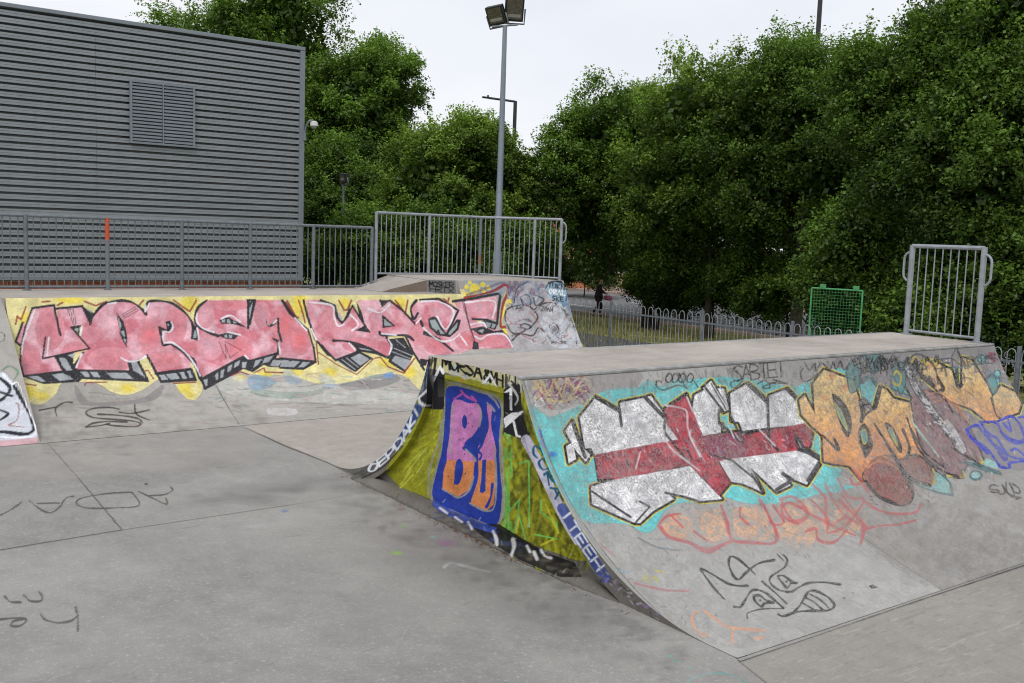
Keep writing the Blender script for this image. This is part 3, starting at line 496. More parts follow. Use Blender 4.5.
def grad_in(P, y0, y1, col, steps=7):      # faded spray: stacked translucent bands clipped to the letter
    P = np.array(P)
    sub = Canvas(500, 335, 1060, 683); sub.poly(P, col, 1)
    Y = (np.arange(sub.h)+.5)/sub.S+sub.y0; k = np.clip((Y-y0)/(y1-y0), 0, 1)[:, None, None]
    m = sub.a[..., 3:4]*k; c = np.array([*lin(*col), 1.], np.float32); cf.a[:] = cf.a*(1-m)+c*m
grad_in(ob[0], 395, 440, OR2); grad_in(ob[0], 455, 480, (176, 108, 84)); grad_in(ob[1], 375, 415, OR2); grad_in(ob[2], 395, 420, OR2)
for x, y, r in ((832, 376, 5), (845, 388, 5), (825, 398, 4.5), (838, 405, 4), (856, 398, 3.5), (930, 365, 5), (938, 378, 4)): cf.dot(x, y, r, r, OR2, .8, .5)
# bottoms of the orange letters
b1 = K_([(0, 280), (70, 195), (150, 170), (230, 230), (300, 350), (305, 430), (270, 470), (200, 470), (90, 420), (10, 320)]); b2 = K_([(225, 200), (330, 165), (400, 215), (445, 300), (425, 345), (360, 335), (280, 280)])
b3 = K_([(0, 0), (60, 0), (200, 180), (60, 210), (0, 280)])
mv = Z5([(545, 300), (600, 262), (660, 280), (740, 340), (800, 440), (850, 560), (830, 575), (790, 560), (765, 600), (750, 628), (640, 590), (580, 470)])
cf.poly(K_([(235, 245), (300, 335), (380, 375), (480, 410), (575, 425), (560, 340), (500, 270), (430, 225), (455, 330), (420, 355), (330, 330)]), TEAL, .9); cf.poly(K_([(260, 270), (310, 330), (390, 365), (480, 395), (555, 405), (540, 335), (480, 280), (440, 250), (455, 340), (420, 358), (330, 335)]), (135, 196, 194), .95)
for P in (b1, b2, mv): cf.line(P, 4, (44, 40, 44), .95, closed=True)
cf.line(K_([(300, 290), (410, 350), (450, 330), (440, 250)]), 1.6, (205, 190, 60), .9)
cf.poly(b1, BRN, 1, True); cf.poly(b2, (150, 98, 88), 1, True); cf.poly(mv, MAU, 1, True); cf.poly(b3, (186, 118, 84), .5, True)
for q in (150, 185, 220): cf.line(K_([(20, q+20), (90, q-20), (170, q), (220, q+30)]), 1.2, (214, 150, 100), .7)
for i in range(70):
    x, y = random.uniform(915, 985), random.uniform(400, 470)
    cf.line([(x, y), (x+random.uniform(2, 8), y+random.uniform(3, 12))], random.uniform(.6, 2), random.choice([(120, 70, 76), (160, 140, 145), (90, 84, 92), (150, 90, 90), (126, 118, 128)]), .4)
cf.poly(K_([(605, 200), (700, 205), (860, 260), (885, 290), (800, 275), (680, 235)]), TEAL, .8); cf.poly(K_([(640, 195), (740, 215), (860, 250), (840, 205), (780, 180), (750, 215), (700, 200)]), (150, 200, 198), .9)
cf.dot(*K_([(715, 290)])[0], 7.5, 6, TEAL, .9, .2); cf.dot(*K_([(712, 288)])[0], 5, 3.6, (150, 200, 200), .9, .2)
cf.line(K_([(740, 170), (765, 215), (720, 205)]), 1.3, (205, 190, 60), .9, sm=False); cf.line(K_([(530, 290), (630, 300), (635, 265)]), 1.4, (205, 190, 60), .9)
for k in range(240):      # hatch shading on the brown letter feet
    x, y = random.uniform(868, 935), random.uniform(455, 505); cf.line([(x, y), (x+random.uniform(1, 3), y+random.uniform(-1, 3))], random.uniform(.5, 1.3), random.choice([(46, 38, 40), (110, 58, 56), (170, 110, 100), (120, 80, 78)]), .5)
for k in range(4): cf.line(Z5([(600+k*10, 262+k*16), (650+k*12, 250+k*18), (720+k*10, 300+k*18), (770+k*8, 350+k*18)]), 1.2, (206, 140, 100), .6)
for k in range(60):
    x, y = random.uniform(912, 975), random.uniform(385, 470); cf.line([(x, y), (x+random.uniform(1, 5), y+random.uniform(2, 7))], random.uniform(.7, 2.2), (34, 30, 34), .5)
# letter counters
for P, t in ((Z5([(205, 275), (240, 290), (275, 340), (290, 400), (278, 455), (255, 440), (225, 360)]), Z5([(215, 310), (245, 350), (270, 425), (240, 380)])), (Z5([(318, 425), (345, 398), (372, 450), (378, 500), (350, 545), (335, 520), (318, 470)]), Z5([(328, 435), (345, 425), (355, 470), (340, 485)])), (Z5([(430, 398), (458, 405), (485, 450), (505, 505), (495, 525), (460, 470)]), Z5([(445, 425), (460, 420), (485, 490), (475, 480)]))):
    cf.poly(P, (28, 26, 28), .95, True); cf.poly(t, (95, 165, 168), .9, True); cf.line(t, .9, (200, 185, 60), .8, closed=True)
for P, w in ((Z5([(155, 300), (200, 330), (320, 305)]), 0), (Z5([(165, 450), (230, 510), (215, 465)]), 3), (Z5([(385, 400), (440, 490), (545, 690)]), 2), (Z5([(525, 375), (570, 500), (640, 585)]), 2), (Z5([(540, 420), (600, 520), (690, 590)]), 2), (Z5([(595, 195), (640, 240), (620, 200)]), 3), (Z5([(655, 200), (680, 250), (665, 255)]), 3.4), (Z5([(735, 170), (745, 245), (760, 235)]), 3), (Z5([(885, 290), (905, 360), (925, 378)]), 2), (Z5([(690, 300), (720, 350)]), 2.4), (Z5([(330, 300), (340, 340), (330, 390)]), 4), (Z5([(410, 245), (385, 335), (340, 300)]), 4), (K_([(10, 330), (90, 420), (200, 470)]), 3.6), (K_([(230, 240), (300, 310), (420, 355)]), 4), (K_([(90, 0), (200, 170), (300, 360)]), 2.6), (K_([(250, 0), (290, 110), (270, 180)]), 3), (K_([(400, 200), (500, 260), (600, 300)]), 3), (K_([(560, 110), (640, 160), (740, 215)]), 1.8)):
    if w: cf.line(P, w, (28, 26, 28), .95)
cf.line(Z5([(512, 170), (520, 130), (545, 130), (580, 190)]), 4, (28, 26, 28)); cf.line(Z5([(500, 190), (510, 230), (545, 290)]), 2.6, (28, 26, 28))
cf.line(Z5([(528, 155), (560, 240), (640, 350), (700, 435), (765, 515)]), 8.4, (50, 48, 52), .9); cf.line(Z5([(528, 155), (558, 240), (636, 350), (700, 435), (760, 510)]), 5.0, (196, 194, 198), .95)
for k in range(160):
    t = random.random(); q = Canvas.cr(Z5([(528, 155), (558, 240), (636, 350), (700, 435), (760, 510)]), False)[int(t*23)]; cf.line([(q[0]+random.uniform(-4, 4), q[1]+random.uniform(-3, 3)), (q[0]+random.uniform(-2, 5), q[1]+random.uniform(0, 6))], random.uniform(.5, 1.2), random.choice([(34, 32, 36), (34, 32, 36), (225, 222, 224)]), .7)
cf.line(Z5([(695, 395), (740, 460), (765, 515)]), 6, (190, 188, 190), .9); cf.line(Z5([(540, 160), (580, 250), (600, 290)]), 1, (80, 78, 82), .7)
cf.line(Z5([(545, 380), (560, 410), (660, 540)]), 1.2, (160, 200, 180), .8)
for i in range(1500):     # chips and scuffs over all the layers
    x = random.uniform(575, 1015); t = (x-575)/440; y = random.uniform(388-t*35, 520-t*35)
    cf.line([(x, y), (x+random.uniform(0, 2.5), y+random.uniform(0, 3.5))], random.uniform(.3, 1.0), random.choice([(58, 54, 58), (58, 54, 58), (120, 112, 114), (232, 228, 226), (150, 120, 118)]), random.uniform(.25, .7))
for i in range(500):
    x = random.uniform(850, 1010); y = random.uniform(362, 490)
    cf.line([(x, y), (x+random.uniform(0, 3), y+random.uniform(1, 5))], random.uniform(.4, 1.4), random.choice([(130, 120, 140), (180, 170, 160), (90, 150, 152), (60, 58, 62), (160, 90, 84), (214, 176, 130)]), .4)
cf.polyn(Z5([(60, 160), (560, 150), (1010, 120), (1020, 400), (840, 600), (300, 640), (100, 460)]), (132, 122, 120), .5, 3.2, .1, .5, 95); cf.polyn(Z5([(60, 160), (560, 150), (840, 600), (300, 640), (100, 460)]), (66, 58, 58), .5, 1.6, .32, .5, 97)
# blue outlined throw-up at the right
for P in (J_([(655, 540), (720, 512), (760, 560), (830, 640), (900, 700)]), J_([(655, 540), (680, 590), (790, 690)]), J_([(740, 490), (790, 560), (850, 600), (900, 680)]), J_([(745, 495), (790, 490), (850, 500), (880, 560), (930, 610), (980, 630), (1024, 600)]), J_([(855, 490), (935, 455), (990, 500), (1024, 580)]), J_([(920, 480), (940, 550), (890, 500)]), J_([(990, 460), (1060, 455)]),
          K_([(655, 0), (690, 50), (780, 120), (840, 190), (870, 232), (930, 240), (930, 210), (1024, 200)]), K_([(770, 0), (820, 80), (900, 140), (940, 170), (1020, 190)]), K_([(855, 140), (900, 190), (910, 165), (870, 140)]), K_([(940, 130), (970, 120), (1020, 160)]), K_([(870, 10), (940, 60), (1020, 80)])): cf.line(P, 2.5, (18, 42, 186), 1)
cf.poly(J_([(670, 545), (720, 520), (850, 505), (935, 470), (1100, 470), (1100, 760), (1024, 730), (930, 760), (860, 740), (790, 660)]), (140, 140, 150), .25)
for P in (K_([(860, 360), (820, 350), (800, 375), (850, 385), (860, 400), (810, 395)]), K_([(860, 410), (900, 400), (880, 350), (905, 385)]), K_([(905, 330), (915, 400), (960, 415), (930, 340), (950, 380)]), K_([(950, 345), (985, 370), (995, 400), (960, 395), (940, 360)]), K_([(940, 425), (1000, 430), (970, 440)])): cf.line(P, 1.2, (48, 45, 46), .85)
retone(cf, SIL, (200, 199, 203), (234, 233, 234), 5, 31); retone(cf, RED, (128, 40, 58), (186, 62, 76), 5, 33)
# more turquoise and small tags running to the far end
for P in ([(846, 372), (852, 360), (860, 372), (858, 388), (850, 392)], [(862, 356), (876, 352), (884, 362), (874, 372)], [(892, 368), (902, 362), (906, 380), (900, 394)], [(986, 378), (993, 375), (998, 388), (992, 394)]):
    cf.poly(P, (70, 130, 134), .75, True); cf.line(P, 1.1, (36, 70, 76), .8, closed=True)
for i in range(26):
    x = random.uniform(845, 1000); y = 356+random.uniform(0, 26); cf.line([(x, y), (x+random.uniform(2, 8), y-random.uniform(0, 8)), (x+random.uniform(4, 12), y+random.uniform(0, 7))], random.uniform(.8, 1.5), random.choice([(40, 38, 42), (130, 70, 120), (40, 38, 42), (70, 110, 130)]), .7)
for k in range(3): text(cf, random.choice(['ROKS', 'ZEN', 'MALO']), [(900+k*34, 372-k*3), (928+k*34, 369-k*3)], (-1, -9), 1., (34, 32, 36), .75, gap=0)
# black tags along the lip
def loops(x0, y0, x1, y1, n, amp, w=1., seed=1, col=(30, 28, 30), al=.85):
    r = random.Random(seed); P = []
    for i in range(n):
        t = i/(n-1); P.append((x0+(x1-x0)*t+r.uniform(-amp, amp)*.55, y0+(y1-y0)*t+(amp if i % 2 else -amp)*r.uniform(.5, 1)))
    cf.line(P, w, col, al)
cf.line(G_([(135, 205), (110, 195), (105, 230), (150, 255), (240, 225), (300, 245)]), 1.1, (30, 28, 30), .85)
for cx in (185, 225, 270, 320): cf.line(G_([(cx-22, 180), (cx, 150), (cx+22, 170), (cx+10, 200), (cx-15, 205), (cx-22, 180)]), 1.1, (30, 28, 30), .85)
cf.line(G_([(250, 150), (290, 240)]), 1.1, (30, 28, 30), .85); cf.line(G_([(340, 190), (370, 240)]), 1., (30, 28, 30), .85); cf.dot(*G_([(370, 200)])[0], .8, .8, (30, 28, 30)); cf.dot(*G_([(393, 178)])[0], .8, .8, (30, 28, 30))
text(cf, 'SABTE!', G_([(600, 200), (760, 185), (930, 165)]), (-1, -15), 1.1, (28, 26, 28), .9, gap=-.05)
cf.line(G_([(660, 180), (580, 210), (600, 240), (650, 190), (600, 110)]), 1., (28, 26, 28), .85); cf.line(G_([(750, 215), (800, 195), (830, 240), (780, 240), (850, 210), (940, 215), (850, 190)]), 1.1, (28, 26, 28), .85)
cf.line(I_([(150, 150), (130, 180), (150, 230), (200, 220), (240, 180)]), 1.1, (28, 26, 28), .85); loops(806, 366, 848, 366, 11, 5, 1.05, 3); loops(853, 361, 893, 364, 15, 7, 1.1, 4); loops(855, 370, 895, 362, 13, 7, 1., 5); loops(905, 362, 940, 360, 13, 5, 1.1, 6); loops(910, 358, 938, 364, 9, 4, 1., 9, (190, 175, 60))
for i in range(40):
    x = random.uniform(850, 900); cf.line([(x, random.uniform(354, 364)), (x+random.uniform(-6, 6), random.uniform(356, 376))], .9, (28, 26, 28), .7)
cf.line(Z5([(470, 190), (480, 175), (500, 200), (490, 235), (465, 225)]), 1.6, (200, 185, 50), .9)
for P in ([(906, 362), (918, 354), (934, 366), (938, 384)], [(958, 352), (966, 366)]): cf.line(P, 1.6, (26, 24, 28), .8)
# peach and red scribble
spray_vary(cf, (.13, .12, .16), seed=41)
for k, P in enumerate((Z8([(150, 105), (185, 62), (235, 58), (262, 90), (258, 135), (220, 145), (175, 132)]), Z8([(300, 60), (350, 30), (380, 60), (400, 130), (330, 150), (295, 110)]), Z8([(415, 40), (480, 25), (550, 60), (555, 140), (470, 145), (425, 120)]), Z8([(575, 110), (640, 60), (720, 90), (700, 165), (620, 170)]), Z8([(600, 30), (660, 10), (720, 40), (650, 60)]), Z8([(740, 60), (830, 30), (880, 70), (860, 125), (760, 120)]))): cf.polyn(P, (220, 174, 138), .85, 3.5, -.35, .15, 80+k)
cf.polyn(Z8([(150, 105), (190, 60), (300, 30), (450, 30), (640, -10), (860, 20), (900, 60), (880, 120), (740, 160), (560, 155), (330, 160)]), (206, 168, 142), .45, 5, seed=90)
for P, w in ((Z8([(150, 100), (180, 135), (250, 155), (320, 180), (410, 150)]), 3.6), (Z8([(140, 95), (170, 60), (220, 50)]), 1.6), (Z8([(370, 20), (390, 80), (410, 145), (480, 155), (560, 158), (572, 120), (530, 30), (510, 0)]), 3.2), (Z8([(190, 60), (230, 100)]), 1.6), (Z8([(400, 150), (330, 190), (280, 175)]), 3), (Z8([(560, 20), (600, 80), (560, 90), (545, 60)]), 2.2), (Z8([(590, 30), (620, 10), (690, 50), (650, 85), (600, 60), (590, 20)]), 2.6), (Z8([(680, 115), (715, 105), (725, 145), (780, 155), (830, 110)]), 2.8), (Z8([(640, 20), (730, 70), (860, 130)]), 2.4), (Z8([(700, 0), (760, 70), (760, 120), (830, 90), (890, 10)]), 2.6), (Z8([(800, 0), (870, 70), (890, 110), (880, 160)]), 3), (Z8([(810, -20), (850, 30), (900, 100), (900, 90)]), 1.4), (Z8([(895, 110), (940, 95), (1010, 90), (1080, 75)]), 2), (Z8([(270, 115), (320, 150)]), 1.4), (Z8([(440, 30), (440, 60), (470, 90)]), 1.6), (Z8([(880, -10), (930, 30), (1000, 50), (1080, 45), (1100, 15)]), 1.8)):
    cf.line(P, w, (198, 66, 78), .72, soft=.8)
for P in (H_([(720, 350), (800, 440), (810, 600), (920, 560)]), H_([(880, 310), (940, 420), (1010, 440)]), H_([(800, 350), (900, 520), (1010, 600)]), H_([(510, 440), (600, 430), (690, 530), (600, 580), (540, 500), (520, 440)]), H_([(960, 310), (980, 350), (1020, 340)])): cf.line(P, 3., (190, 78, 86), .65, soft=.8)
cf.line(Z5([(300, 600), (360, 690)]), 3.4, (190, 78, 86), .6)
for k, (P, c, a, sc) in enumerate((([(780, 500), (900, 480), (1030, 500), (1040, 560), (940, 590), (860, 540)], (136, 126, 116), .4, 9), ([(600, 530), (680, 560), (760, 640), (700, 640), (630, 590)], (148, 142, 134), .35, 8), ([(700, 540), (860, 548), (930, 590), (780, 645), (700, 620)], (166, 164, 162), .4, 12), ([(880, 500), (1000, 520), (1030, 560), (960, 580)], (112, 106, 100), .35, 5))): cf.polyn(P, c, a, sc, -.3, .5, 150+k)
for i in range(420):
    x, y = random.uniform(620, 1020), random.uniform(505, 640); cf.line([(x, y), (x+random.uniform(1, 9), y+random.uniform(0, 6))], random.uniform(.4, 1.1), random.choice([(108, 102, 96), (186, 182, 178), (130, 120, 112), (150, 120, 116)]), random.uniform(.15, .4))
# monster-face doodle
for P, w in ((FC([(285, 380), (220, 310), (160, 230), (133, 185), (200, 215), (300, 275), (370, 292), (432, 292)]), 1.7), (FC([(478, 218), (400, 145), (345, 108), (315, 115), (315, 170), (345, 235), (378, 250), (420, 210), (500, 150), (600, 128)]), 1.8), (FC([(345, 425), (385, 428), (415, 385), (450, 330), (490, 318), (550, 340), (610, 390), (660, 435)]), 1.8), (FC([(430, 500), (435, 465), (530, 440), (660, 438)]), 1.), (FC([(525, 265), (600, 330), (680, 405)]), 1.5), (FC([(620, 90), (660, 130)]), .9), (FC([(660, 95), (685, 130), (660, 180), (590, 225), (572, 260), (600, 300), (650, 325), (710, 330), (760, 300), (820, 275), (920, 270), (1024, 285)]), 1.6), (FC([(625, 230), (660, 228), (715, 265), (748, 275), (710, 275), (685, 305), (650, 270), (630, 245)]), 1.6), (FC([(470, 355), (510, 355), (550, 385), (595, 402), (540, 405), (520, 425), (480, 390), (470, 355)]), 1.8), (FC([(625, 475), (665, 485), (740, 460), (830, 452), (940, 450), (985, 420), (950, 370), (880, 330), (830, 325), (805, 350), (770, 410), (728, 460)]), 1.8), (FC([(830, 345), (900, 385), (955, 440)]), 1.4), (FC([(805, 370), (860, 400), (915, 450)]), 1.4), (FC([(775, 400), (850, 440)]), 1.4)):
    cf.line(P, w, (44, 43, 46), .9)
for x, y in ((680, 265), (512, 385)): cf.dot(*FC([(x, y)])[0], 1.6, 1.4, (50, 50, 52))
cf.poly([(868, 586), (873, 584.5), (878, 587.5), (872, 589)], (60, 58, 58), .9); cf.dot(844, 598, 1.8, 1, (60, 58, 58), .8); cf.dot(853, 593, .9, .7, (60, 58, 58), .8)
for P in (FC([(115, 455), (80, 480), (85, 540), (130, 600), (170, 605)]), FC([(150, 450), (230, 505), (310, 555), (540, 578)]), FC([(335, 570), (335, 655)]), FC([(480, 632), (530, 620)])): cf.line(P, 1.8, (226, 160, 116), .7, soft=1)
Y_ = Zm(560, 530)
for P in (Y_([(520, 320), (550, 290), (560, 330), (600, 300), (630, 330)]), Y_([(610, 260), (670, 270)])): cf.line(P, 2, (196, 188, 90), .7)
cf.line(Y_([(480, 340), (560, 360), (680, 385), (820, 390)]), 2., (196, 92, 100), .75); cf.line(Y_([(250, 80), (350, 170)]), 1.4, (200, 100, 110), .6); cf.line(Y_([(350, 250), (440, 270)]), 1.6, (130, 180, 195), .6); cf.line(Y_([(500, 50), (620, 110), (760, 130)]), 2, (110, 115, 122), .6)
for i in range(170):
    x = random.uniform(575, 720); y = 515+(x-575)*.55+random.uniform(-25, 50)
    cf.line([(x, y), (x+random.uniform(-2, 5), y+random.uniform(-2, 4))], random.uniform(.4, 1.3), random.choice([(110, 105, 110), (180, 120, 130), (120, 130, 170), (190, 188, 190), (80, 78, 80), (120, 160, 170)]), .45)
for i in range(260):      # skate scuffs
    x, y = random.uniform(540, 1020), random.uniform(370, 640); L = random.uniform(3, 16)
    cf.line([(x, y), (x+L*.6, y+L*.55)], random.uniform(.3, .8), random.choice([(80, 78, 78), (200, 198, 196), (60, 60, 60)]), random.uniform(.15, .4))
cf.line(F_([(0, 0), (30, 110)]), 2.2, (48, 70, 190), .9); cf.dot(*F_([(80, 155)])[0], 6, 4, (48, 90, 200), .8, .7); cf.line(E_([(380, 545), (410, 650)]), 2.4, (48, 90, 200), .85)
for i in range(420):
    x = random.uniform(665, 880); y = random.uniform(500, 556); cf.line([(x, y), (x+random.uniform(-1, 4), y+random.uniform(-1, 4))], random.uniform(.4, 1.8), random.choice([(150, 146, 142), (172, 168, 164), (120, 112, 110), (200, 150, 130), (130, 150, 148)]), .45)
# white scuffed arris at the near edge and the panel joint
cf.line([(522, 380), (536, 425), (557, 480), (585, 530), (632, 590), (690, 640), (740, 661)], 2., (150, 148, 142), .7); cf.line([(728, 361), (748, 420), (790, 482), (868, 541), (945, 592)], .8, (95, 92, 88), .5)
cf.line([(524, 382), (538, 425), (559, 480), (588, 530), (636, 590), (694, 641), (744, 660)], .8, (90, 88, 84), .7)
# ------------------------------------------------------------------ graffiti on the end wall and its rim
ce = Canvas(330, 340, 760, 683); ce.thin = 1.25
L_, M_ = Zm(340, 345), Zm(400, 445)
GRN, OLV, BLU, PK, ORG = (152, 152, 38), (98, 98, 22), (40, 62, 158), (200, 128, 186), (214, 136, 84)
ce.line([(430, 358), (424, 376), (417, 398), (408, 418)], 9, (120, 132, 150), .9); ce.poly([(400, 442), (412, 418), (426, 396), (441, 374), (520, 385), (545, 440), (582, 540), (592, 562), (575, 560), (545, 549), (497, 528), (440, 503), (400, 487), (385, 472)], GRN, 1)
for i in range(90):
    x, y = random.uniform(398, 440), random.uniform(405, 490); L = random.uniform(8, 30); a = random.uniform(-1.3, -.4)
    ce.line([(x, y), (x+L*math.cos(a), y+L*math.sin(a))], random.uniform(.8, 2.6), random.choice([(186, 190, 50), (150, 152, 34), (196, 204, 84), (130, 134, 30)]), .6)
for i in range(520):
    x, y = random.uniform(504, 590), random.uniform(395, 568); ce.line([(x, y), (x+random.uniform(-6, 6), y+random.uniform(2, 14))], random.uniform(1, 4.5), random.choice([(52, 54, 16), (96, 98, 20), (150, 154, 36), (70, 74, 18), (26, 28, 16), (34, 38, 18), (176, 180, 44)]), .5, soft=1.5)
for x, y, rx, ry in ((525, 425, 12, 22), (528, 480, 10, 26), (540, 530, 10, 16)): ce.dot(x, y, rx, ry, (50, 54, 20), .5, .8)
for i in range(30): x = random.uniform(503, 512); y = random.uniform(400, 530); ce.line([(x, y), (x+random.uniform(-1, 3), y+random.uniform(6, 22))], random.uniform(1.5, 4), (112, 186, 84), .6)
for P in (M_([(760, 120), (820, 100), (825, 300), (825, 520)]), M_([(900, 350), (900, 430), (1000, 500), (1010, 560)]), M_([(670, 260), (700, 420), (760, 350), (750, 500)]), M_([(860, 570), (1000, 600)]), M_([(720, 570), (760, 450), (800, 600)])): ce.line(P, 1.2, (110, 196, 96), .85, sm=False)
for P in (M_([(740, 560), (760, 470)]), M_([(930, 380), (1010, 560)]), M_([(900, 640), (980, 600)])): ce.line(P, 1.6, (196, 190, 50), .85)
blue = [(446, 390), (455, 386), (468, 389), (484, 394), (494, 397), (501, 408), (499, 440), (500, 470), (502, 497), (497, 524), (480, 521), (455, 511), (433, 498), (437, 470), (442, 450), (445, 415)]
ce.line(blue, 6, (150, 150, 138), .75, closed=True); ce.poly(blue, BLU, 1, True)
ce.line([(430, 498), (447, 460), (441, 420)], 0.01, BLU, 0)
ce.poly(L_([(715, 372), (760, 350), (820, 372), (880, 375), (905, 440), (880, 530), (830, 600), (808, 650), (820, 720), (850, 760), (690, 760), (700, 560)]), PK, 1, True)
ce.poly(M_([(320, -10), (420, 10), (470, 80), (480, 110), (300, 110)]), PK)
ce.poly(M_([(300, 95), (475, 105), (468, 200), (440, 285), (375, 330), (330, 310), (270, 275), (278, 170)]), ORG, 1, False)
ce.poly(M_([(345, 240), (355, 120), (378, 88), (402, 120), (400, 180), (378, 245), (355, 252)]), BLU, 1, True)
ce.dot(*L_([(795, 490)])[0], 2.6, 7, BLU, 1, .05)
ce.poly(L_([(938, 388), (968, 410), (965, 520), (995, 700), (890, 720), (925, 600), (950, 520)]), PK, 1, True)
ce.poly(M_([(500, 60), (590, 60), (608, 120), (608, 250), (598, 380), (555, 418), (445, 370), (480, 260), (498, 150)]), ORG)
ce.poly(M_([(500, 0), (585, 0), (605, 95), (500, 100)]), PK)
ce.poly(M_([(525, 95), (550, 92), (545, 290), (530, 308), (508, 300), (520, 200)]), BLU)
ce.line(M_([(590, 250), (580, 330), (552, 395)]), 2.6, BLU); ce.line(M_([(410, 20), (440, 40), (480, 60), (490, 130), (480, 240), (440, 370)]), 3.4, BLU); ce.line(M_([(500, -20), (490, 30), (520, 60), (510, 90)]), 2.2, BLU)
ce.line(L_([(830, 600), (800, 640), (830, 670), (880, 640), (910, 560), (940, 470)]), 2.4, BLU); ce.line(L_([(870, 640), (910, 620), (885, 670)]), 1.6, BLU)
for P in (L_([(720, 380), (715, 500), (705, 690)]), M_([(270, 280), (330, 315), (380, 335), (440, 290), (470, 200)]), M_([(445, 372), (550, 420), (605, 380), (612, 150), (600, 0)]), M_([(420, 30), (470, 75), (482, 100)]), L_([(880, 380), (900, 440), (890, 520)]), L_([(940, 370), (985, 420), (960, 380)]), L_([(925, 300), (985, 350), (1015, 400)]), L_([(690, 240), (760, 245), (825, 270)]), L_([(640, 480), (640, 560), (610, 683)]), M_([(240, 0), (190, 150), (180, 320)]), M_([(640, 480), (665, 380), (650, 0)])): ce.line(P, 1.5, (160, 160, 152), .8)
ce.line(L_([(725, 345), (780, 310), (770, 290), (810, 330), (870, 360), (840, 330)]), 1.4, (196, 90, 170), .9)
for x, y in ((818, 500), (845, 520), (762, 605), (790, 600)): ce.dot(*L_([(x, y)])[0], .8, .7, (60, 40, 80))
for x, y in ((412, 58), (308, 200), (418, 182)): ce.dot(*M_([(x, y)])[0], .8, .9, (80, 50, 60))
ce.dot(*L_([(780, 225)])[0], 5, 2, (190, 110, 40), .7, .8)
# beam with the black tag
ce.poly([(429, 350), (520, 374), (521, 392), (505, 388), (470, 379), (440, 371), (428, 368)], (205, 200, 150), .95)
for i in range(12): x = random.uniform(440, 512); ce.dot(x, 362+(x-435)*.26+random.uniform(0, 8), 5, 4, random.choice([(190, 205, 225), (222, 214, 130), (200, 200, 200)]), .6, .6)
text(ce, 'MORSA', [(442, 367), (460, 372), (482, 379)], (0, -12), 1.8, (20, 20, 22), gap=.05); text(ce, '&MH', [(484, 380), (503, 387)], (0, -11.5), 1.7, (20, 20, 22), gap=.08)
for i in range(16): x = random.uniform(505, 522); ce.line([(x, 372+random.uniform(0, 6)), (x+random.uniform(-3, 3), 386+random.uniform(0, 30))], 1.2, random.choice([(28, 28, 30), (28, 28, 30), (190, 190, 180)]), .8)
for i in range(14): x = random.uniform(428, 440); ce.line([(x, 352+random.uniform(0, 6)), (x-random.uniform(0, 8), 366+random.uniform(0, 22))], 1.2, (32, 32, 36), .8)
# stars at both shoulders
ce.poly(L_([(498, 320), (560, 260), (640, 130), (668, 180), (665, 412), (600, 412), (520, 395)]), (34, 34, 38)); ce.line(L_([(500, 338), (560, 285), (600, 220), (638, 140), (658, 178)]), 1.8, (232, 232, 236), sm=False); ce.line(L_([(500, 340), (515, 370), (540, 385), (512, 385), (505, 345)]), 1.4, (232, 232, 236), sm=False); ce.poly(L_([(620, 200), (690, 240), (670, 330), (625, 330)]), (70, 70, 66), .6)
ce.poly(L_([(905, 245), (960, 180), (1005, 270), (985, 255), (958, 205), (925, 245)]), (235, 235, 238))
ce.poly([(503.5, 390), (512, 384), (520, 384), (522, 410), (530, 440), (536, 452), (522, 440), (503.5, 432)], (34, 34, 38))
ce.poly(E_([(150, 305), (205, 262), (205, 420), (190, 415), (188, 300)]), (235, 235, 238)); ce.poly(E_([(150, 470), (200, 432), (280, 425), (160, 530)]), (235, 235, 238)); ce.line(E_([(215, 490), (235, 580), (255, 585)]), 1.8, (235, 235, 238), sm=False); ce.line(E_([(240, 470), (285, 510), (295, 575), (270, 590)]), 1.8, (34, 34, 38)); ce.line(E_([(180, 240), (240, 330), (225, 380)]), 1.4, (200, 200, 198), .8); ce.line(E_([(200, 230), (255, 300), (250, 370)]), 1.2, (34, 34, 38)); ce.dot(*E_([(310, 565)])[0], 2, 2.2, (34, 34, 38))
# left rim: blue with white letters
rimL = [(429, 356), (420, 390), (414, 406), (404, 424), (393, 438), (380, 452), (362, 468), (350, 474)]
ce.line([(x+3.5, y+3) for x, y in rimL[2:6]], 10, (44, 74, 138), .95); ce.line([(x+3.5, y+3) for x, y in rimL[4:]], 6, (92, 92, 88), .7)
text(ce, 'OEPDAKI', [(370, 474), (386, 462), (399, 448), (411, 430), (420, 410)], (-3.5, -6.5), 1.7, (222, 226, 232), gap=.1)
ce.line([(402, 446), (392, 458), (378, 470), (362, 478)], 1.6, (60, 58, 50), .9); ce.line([(427, 366), (423, 378)], 4, (70, 95, 150), .6)
# right rim: lilac with teal and blue letters
ce.line([(526, 440), (540, 466), (552, 492), (566, 520), (578, 540)], 10, (192, 190, 208), .95)
text(ce, 'CURA', [(530, 447), (540, 466), (556, 500)], (7.5, -4), 1.7, (24, 92, 118), gap=.2)
ce.line([(562, 508), (578, 536), (592, 558), (606, 578)], 10, (52, 76, 150), .9); text(ce, 'ITEEH', [(560, 512), (576, 540), (598, 572)], (7, -5.5), 1.7, (214, 218, 232), gap=.2)
for i in range(60): t = random.random(); x, y = 598+t*60, 570+t*48+random.uniform(-5, 5); ce.line([(x, y), (x+random.uniform(-4, 5), y+random.uniform(-1, 5))], random.uniform(.6, 2.4), random.choice([(200, 198, 212), (150, 130, 170), (70, 68, 66), (56, 54, 50), (120, 116, 110)]), .5)
